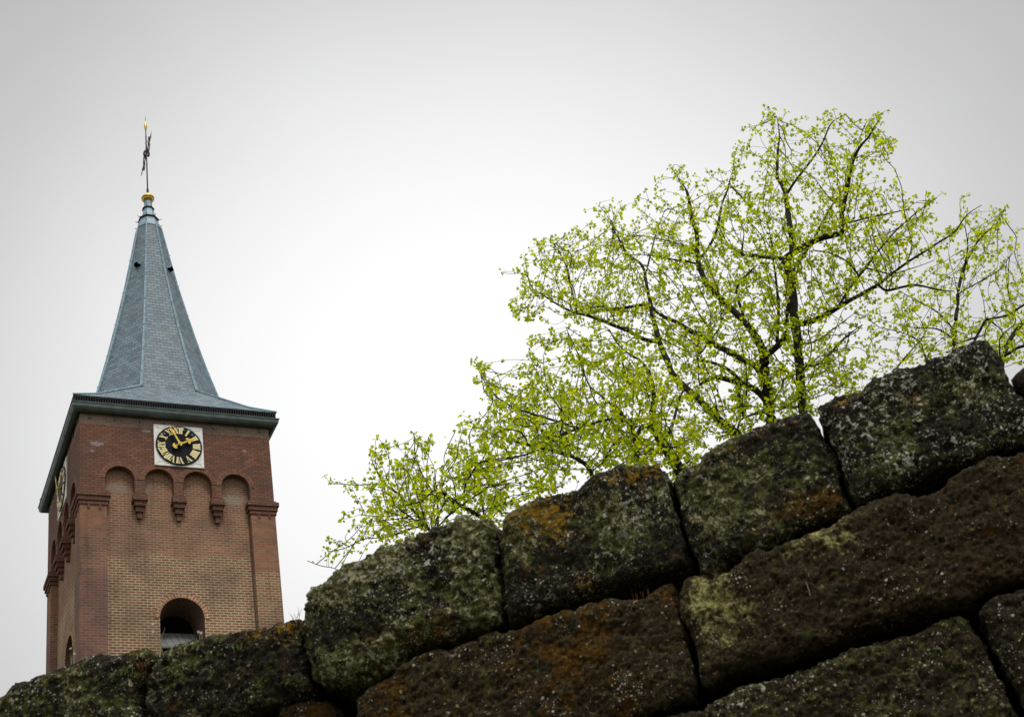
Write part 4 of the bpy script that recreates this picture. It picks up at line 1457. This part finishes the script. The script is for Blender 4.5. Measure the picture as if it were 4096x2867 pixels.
LA = [
    [(1370, 1290, 30), (1358, 1130, 30), (1352, 1050, 28), (1345, 960, 30), (1335, 870, 28), (1322, 760, 28), (1310, 700, 28), (1298, 665, 26)],
    [(1235, 1330, 38), (1225, 1230, 36), (1215, 1150, 34), (1208, 1080, 32), (1200, 1040, 28)],
    [(1095, 1390, 27), (1040, 1350, 25), (990, 1310, 23), (940, 1260, 22), (880, 1200, 21), (830, 1150, 21), (800, 1080, 20), (775, 1010, 18), (755, 950, 16), (740, 880, 13), (720, 790, 11), (700, 700, 9), (640, 640, 7), (590, 560, 5), (565, 500, 3)],
    [(1298, 665, 22), (1330, 640, 22), (1400, 600, 20), (1460, 575, 18), (1535, 548, 16), (1538, 480, 14), (1548, 400, 13), (1565, 320, 11), (1580, 250, 10), (1605, 195, 9), (1650, 150, 6), (1680, 100, 3)],
    [(1330, 640, 20), (1328, 590, 20), (1318, 540, 18), (1308, 470, 17), (1300, 400, 14), (1285, 350, 12), (1265, 320, 10), (1262, 260, 9), (1272, 190, 7), (1275, 140, 4), (1262, 70, 2)],
    [(1298, 665, 15), (1240, 660, 14), (1180, 655, 12), (1120, 650, 10), (1118, 610, 6), (1125, 560, 3)],
    [(1345, 945, 20), (1400, 930, 19), (1480, 890, 18), (1520, 865, 16), (1600, 820, 13), (1680, 775, 11), (1740, 730, 9), (1800, 685, 8), (1900, 620, 6), (2000, 555, 5), (2060, 480, 3), (2120, 440, 2)],
    [(1520, 865, 9), (1560, 800, 9), (1620, 720, 8), (1700, 620, 6), (1760, 545, 5), (1850, 470, 4), (1930, 410, 2)],
    [(1680, 780, 8), (1720, 795, 8), (1780, 785, 8), (1850, 775, 7), (1940, 795, 5), (2000, 800, 3)],
    [(1325, 730, 9), (1360, 670, 8), (1420, 580, 8), (1490, 450, 6), (1550, 370, 4)],
    [(1300, 400, 9), (1340, 340, 8), (1400, 260, 7), (1450, 180, 6), (1490, 100, 4), (1550, 60, 2)],
    [(1536, 510, 7), (1600, 505, 6), (1700, 480, 5), (1830, 455, 3)],
    [(1200, 1040, 25), (1170, 980, 24), (1130, 930, 22), (1080, 880, 21), (1020, 825, 20), (975, 780, 20), (950, 730, 18), (935, 690, 18), (930, 620, 15), (920, 540, 13), (905, 470, 11), (893, 400, 9), (880, 370, 5), (840, 310, 2)],
    [(940, 675, 9), (985, 600, 8), (1015, 520, 8), (1035, 430, 7), (1060, 370, 5), (1070, 330, 2)],
    [(1206, 1070, 22), (1250, 1040, 21), (1300, 985, 18), (1308, 900, 13), (1318, 830, 10), (1345, 740, 6)],
    [(1258, 1030, 12), (1265, 960, 11), (1268, 860, 10), (1262, 780, 8), (1248, 680, 6), (1240, 600, 3)],
    [(1222, 1190, 22), (1180, 1120, 20), (1110, 1080, 18), (1030, 1035, 18), (960, 995, 18), (880, 955, 16), (830, 920, 12), (760, 885, 9), (730, 850, 6)],
    [(1228, 1270, 22), (1190, 1225, 21), (1150, 1200, 20), (1090, 1180, 18), (1030, 1165, 16), (990, 1160, 14), (940, 1190, 9)],
    [(1120, 1190, 13), (1060, 1130, 12), (1000, 1100, 10), (930, 1080, 7), (960, 1040, 5), (1030, 940, 5)],
    [(775, 1010, 14), (700, 995, 13), (620, 960, 12), (540, 925, 11), (470, 900, 10), (410, 890, 8), (340, 850, 6), (280, 815, 5), (230, 790, 2)],
    [(735, 860, 10), (690, 860, 10), (620, 870, 10), (540, 880, 10), (470, 898, 8)],
    [(712, 740, 7), (735, 640, 5), (760, 550, 4), (790, 470, 2)],
    [(425, 890, 6), (400, 780, 5), (385, 700, 5), (355, 640, 4), (330, 600, 2)],
    [(935, 690, 7), (850, 670, 6), (760, 655, 3)],
    [(930, 640, 6), (850, 600, 5), (690, 565, 2)],
    [(1135, 935, 9), (1100, 830, 9), (1100, 780, 8), (1150, 720, 7), (1180, 690, 4)],
    [(1100, 1190, 10), (1110, 1260, 9), (1130, 1330, 8)],
    [(1340, 1040, 6), (1420, 1010, 5), (1500, 960, 4), (1600, 880, 2)],
    [(1600, 720, 6), (1560, 680, 6), (1490, 640, 5), (1420, 630, 4)],
    [(1640, 715, 5), (1740, 725, 5), (1830, 705, 3), (1920, 670, 1)],
    [(1358, 1130, 8), (1450, 1090, 6), (1530, 1010, 5), (1620, 940, 3)],
]
OA = [R5(*p) for p in [(180, 870), (170, 720), (235, 590), (360, 580), (430, 560), (470, 490), (560, 410), (610, 430), (660, 480), (720, 390), (800, 280), (860, 280), (900, 340), (1000, 260), (1060, 290), (1070, 210), (1150, 180), (1200, 60), (1280, 60), (1330, 90), (1400, 140), (1440, 60), (1520, 60), (1560, 95), (1640, 110), (1690, 70), (1720, 140), (1760, 160), (1730, 230), (1690, 350), (1740, 370), (1830, 370), (1960, 400), (1920, 480), (1880, 580), (1990, 560), (2010, 590), (1900, 700), (1800, 740), (1700, 840), (1560, 940), (1580, 1050), (1680, 1180), (1560, 1280), (1450, 1380), (1250, 1440), (1090, 1500), (930, 1480), (900, 1280), (800, 1160), (720, 1060), (560, 1030), (430, 970), (350, 930), (200, 960)]]


def densA(x, y):
    u = (x - 1065) / .5361
    v = (y - 224) / .5361
    d = .55 + .45 * min(1, max(0, (v - 300) / 600))
    if u > 1500 and v > 500: d *= .7
    if 1400 < u < 1700 and 850 < v < 1150: d *= .7
    if v > 1050: d *= 1.7
    if v < 500: d *= .75
    return d


LB = [
    [(870, 1580, 40), (845, 1530, 38), (800, 1450, 36), (760, 1380, 30), (745, 1320, 22), (748, 1250, 16), (740, 1180, 12), (700, 1100, 8), (620, 1040, 6), (560, 960, 3)],
    [(690, 1570, 20), (680, 1520, 20), (670, 1440, 18), (655, 1380, 16), (640, 1345, 12), (580, 1330, 9), (500, 1350, 8), (420, 1380, 8), (300, 1420, 7), (220, 1480, 6), (100, 1500, 5), (0, 1530, 3)],
    [(770, 1400, 16), (740, 1370, 15), (700, 1368, 14), (668, 1420, 12)],
    [(440, 1375, 9), (330, 1340, 8), (200, 1300, 7), (100, 1250, 5), (40, 1180, 4), (5, 1110, 2)],
    [(500, 1590, 15), (470, 1530, 14), (400, 1490, 13), (330, 1470, 10), (220, 1440, 8), (110, 1410, 5), (20, 1370, 2)],
    [(650, 1370, 10), (600, 1300, 9), (530, 1240, 7), (470, 1180, 5), (430, 1060, 4), (380, 950, 2)],
    [(800, 1450, 14), (830, 1330, 10), (860, 1240, 8), (900, 1180, 5)],
    [(660, 1400, 9), (600, 1420, 9), (560, 1480, 7), (520, 1540, 5)],
    [(420, 1380, 6), (350, 1280, 5), (300, 1200, 3), (285, 1070, 1)],
    [(655, 1380, 9), (690, 1280, 7), (640, 1180, 5), (610, 1050, 3)],
]
OB = [R5(*p) for p in [(-15, 1090), (80, 1100), (110, 1200), (190, 1130), (240, 1020), (330, 980), (430, 980), (560, 1030), (700, 1040), (800, 1120), (900, 1220), (960, 1300), (1010, 1400), (960, 1580), (900, 1620), (600, 1640), (430, 1570), (200, 1640), (60, 1700), (-60, 1700), (-40, 1560), (-70, 1420), (40, 1340), (50, 1240), (20, 1170)]]
def densB(x, y):
    u, v = (x - 1065) / .5361, (y - 224) / .5361
    return min(1.0, .42 + .75 * math.exp(-(((u - 640) / 300) ** 2 + ((v - 1300) / 190) ** 2)))


def densC(x, y):
    return min(1.0, max(.22, (x - 690) / 200))


LC = [
    [(1150, 850, 22), (1105, 810, 20), (1040, 770, 20), (970, 730, 18), (900, 680, 14), (830, 670, 10), (730, 665, 5)],
    [(830, 910, 15), (810, 880, 14), (770, 830, 14), (730, 780, 14), (680, 730, 13), (640, 680, 12), (580, 640, 9), (530, 580, 8), (500, 530, 6), (480, 480, 3)],
    [(868, 900, 9), (865, 860, 9), (860, 760, 8), (855, 660, 7), (850, 600, 5), (855, 540, 2)],
    [(1135, 850, 10), (1130, 800, 10), (1110, 700, 9), (1080, 630, 7), (1050, 600, 4)],
    [(733, 778, 8), (770, 715, 7), (840, 660, 5), (900, 560, 3)],
    [(830, 668, 7), (790, 600, 6), (760, 540, 4), (735, 450, 2), (725, 330, 1)],
    [(1010, 750, 9), (1020, 640, 9), (1060, 560, 8), (1110, 495, 8), (1200, 490, 7), (1300, 470, 7), (1430, 430, 6), (1540, 380, 3)],
    [(800, 850, 8), (700, 880, 7), (600, 920, 6), (520, 935, 5), (430, 945, 4), (330, 990, 3), (230, 1010, 1)],
    [(545, 630, 4), (420, 628, 3), (330, 625, 2), (250, 622, 1)],
    [(720, 775, 5), (640, 800, 5), (550, 810, 4), (420, 800, 2)],
    [(440, 1180, 3), (270, 1110, 3), (200, 1095, 2), (115, 1065, 1)],
    [(640, 680, 5), (680, 600, 4), (720, 520, 3), (750, 400, 1)],
    [(970, 730, 7), (960, 640, 6), (930, 560, 4), (900, 470, 2), (960, 330, 1)],
]
OC = [R4(*p) for p in [(90, 1060), (240, 990), (330, 880), (400, 870), (380, 740), (420, 650), (330, 640), (235, 620), (280, 570), (380, 600), (460, 590), (370, 480), (470, 420), (500, 390), (570, 370), (660, 390), (720, 310), (790, 330), (800, 420), (900, 410), (990, 430), (1060, 370), (1130, 420), (1200, 520), (1230, 620), (1400, 560), (1600, 540), (1700, 640), (1640, 740), (1400, 830), (1230, 900), (1150, 920), (900, 930), (700, 990), (500, 1060), (300, 1110), (130, 1110)]]
LD = [
    [(1995, 1090, 13), (2005, 1030, 12), (2010, 950, 12), (2015, 870, 12), (2025, 780, 11), (2045, 700, 9), (2080, 630, 7), (2130, 560, 5), (2190, 510, 3), (2220, 450, 1)],
    [(2195, 1140, 18), (2210, 1080, 16), (2230, 1020, 14), (2260, 970, 13), (2300, 920, 12), (2380, 830, 9), (2450, 720, 5), (2480, 620, 2)],
    [(2212, 1080, 11), (2260, 1040, 10), (2310, 1020, 10), (2420, 960, 6), (2540, 900, 3)],
    [(2085, 1040, 8), (2100, 990, 9), (2140, 920, 9), (2170, 935, 5), (2200, 960, 2)],
    [(2140, 920, 7), (2220, 900, 6), (2300, 855, 6), (2400, 800, 3)],
    [(1750, 1150, 6), (1770, 1110, 6), (1830, 1040, 4), (1880, 980, 2)],
    [(2010, 960, 6), (1950, 900, 5), (1870, 850, 4), (1780, 800, 2)],
    [(2020, 820, 5), (2090, 770, 4), (2180, 720, 3), (2250, 640, 1)],
    [(2010, 1000, 6), (1930, 960, 5), (1830, 950, 3), (1700, 920, 1)],
    [(2045, 700, 5), (2060, 600, 4), (2050, 520, 2), (2060, 450, 1)],
    [(2005, 1030, 6), (2080, 1000, 5), (2130, 980, 3)],
    [(1890, 1140, 6), (1880, 1060, 5), (1830, 990, 3), (1690, 950, 2)],
]
OD = [R5(*p) for p in [(1560, 940), (1650, 890), (1720, 780), (1850, 740), (1930, 680), (1970, 560), (2050, 460), (2170, 440), (2220, 470), (2250, 560), (2280, 660), (2296, 760), (2420, 650), (2520, 700), (2560, 900), (2500, 1050), (2300, 1150), (2200, 1170), (1900, 1150), (1700, 1190), (1600, 1160), (1600, 1060), (1680, 960)]]
GRP = 'trees in fresh leaf behind the wall'
make_tree('tallest tree with several dark stems and yellow-green leaves, behind the middle of the wall', LA, R5, .5361, OA, 15.0, 3900, .75, GRP, densA, leafy=1.2, leaf=.038)
make_tree('dense low tree with fresh leaves and a thick leaning stem, left of the tallest tree', LB, R5, .5361, OB, 13.6, 3300, .7, GRP, densB, leafy=1.3, leaf=.037)
make_tree('small thin tree with fresh leaves whose twigs reach towards the brick tower', LC, R4, .3906, OC, 12.8, 1050, .55, GRP, densC, leaf=.037, shoots=200)
make_tree('slender sparse tree with fresh leaves behind the highest wall block at the far right', LD, R5, .5361, OD, 16.2, 760, .7, GRP)

# ------------------------------------------------------------------ small growth on the wall
M_grass = plain('grass_blade', (.085, .14, .02), .6, 0, .3, 30)
M_straw = plain('dry_straw', (.26, .22, .12), .8, 0, .25, 30)
M_petal = plain('white_petal', (.75, .74, .70), .6, 0, .08, 30)
M_red = plain('red_moss_stalk', (.11, .045, .012), .8, 0, .3, 30)


def wallpt(qx, qy, y=0.0):
    """a point on the wall's face (y behind the face plane), in world space"""
    d = ray(qx, qy)
    return d * ((DW + y) / (nW @ d)) + np.array([0, 0, EYE])


def tuft(name, label, cat, q, n, hgt, mat, y=-.01, lean=.5, wid=.0016, spread=.02, flower=None, group=None):
    base = wallpt(*q, y)
    mb = MB()
    tips = []
    for _ in range(n):
        b = Vector((random.uniform(-spread, spread), random.uniform(-.01, .01), random.uniform(-.004, .004)))
        d = Vector((random.uniform(-1, 1) * lean, random.uniform(-.8, .1) * lean, 1)).normalized()
        h = hgt * random.uniform(.5, 1)
        p1 = b + d * h * .5
        p2 = b + d * h + Vector((d.x, d.y, -.35)) * h * .4
        mb.tube([b - Vector((0, 0, .012)), p1, p2], [wid, wid * .8, wid * .25], 4)
        tips.append(p2)
    o = mb.build(name, mat)
    o.location = tuple(base)
    tag(o, label, cat, group)
    if flower:
        fm = MB()
        for t in tips[:flower]:
            for j in range(5):
                a = j * 2 * math.pi / 5
                u = Vector((math.cos(a), -.4, math.sin(a))) * .003
                w = Vector((math.cos(a + .7), -.4, math.sin(a + .7))) * .003
                fm.face([t, t + u, t + (u + w) * .9, t + w])
        fm.build('flower', M_petal, o)
    return o


tuft('dry_grass', 'pale wispy dry grass on the wall top beside the brick tower', 'grass tuft', (664, 1396), 7, .06, M_straw, .03, .9, .0008, .01)
tuft('grass_tuft', 'short green grass tuft on the low block in front of the tower window', 'grass tuft', (532, 1448), 10, .022, M_grass, .0, .7, .0014, .018)
tuft('grass_tuft', 'small green grass tuft by the joint of the two lowest top blocks', 'grass tuft', (286, 1502), 9, .02, M_grass, .0, .7, .0014, .02)
tuft('grass_tuft', 'dark green tuft deep in the joint left of the thick lichen block', 'grass tuft', (705, 1447), 16, .04, M_grass, .02, .7, .0014, .02)
tuft('moss_stalks', 'rusty red moss stalks in the joint between the two lowest top blocks', 'moss', (322, 1486), 14, .018, M_red, .0, .6, .0008, .02)
tuft('moss_sprouts', 'reddish moss sprouts on the brown block below the mustard lichen', 'moss', (1440, 1328), 9, .009, M_red, .0, .6, .0006, .03)
tuft('flowering_weed', 'thin dry weed stalks with white flowers rising before the tower window', 'weed', (364, 1452), 4, .12, M_straw, .06, .25, .0012, .006, 2)
tuft('flowering_weed', 'tiny white flowered weed on the wall top at the window foot', 'weed', (450, 1428), 3, .028, M_straw, .05, .4, .0012, .006, 3)
tuft('flowering_weed', 'thin weed with pale flowers on the wall before the narrow flank window', 'weed', (158, 1488), 3, .07, M_straw, .05, .3, .001, .006, 2)
stw = MB()
p0, p1 = wallpt(1807, 1303, -.02), wallpt(1817, 1336, -.025)
stw.tube([Vector(p0 - p1), Vector((p0 - p1) * .5) + Vector((.001, 0, 0)), (0, 0, 0)], [.0007, .0011, .0009], 5)
so = stw.build('straw_stem', M_straw)
so.location = tuple(p1)
tag(so, 'single dry straw stem lying against the long brown block', 'straw')
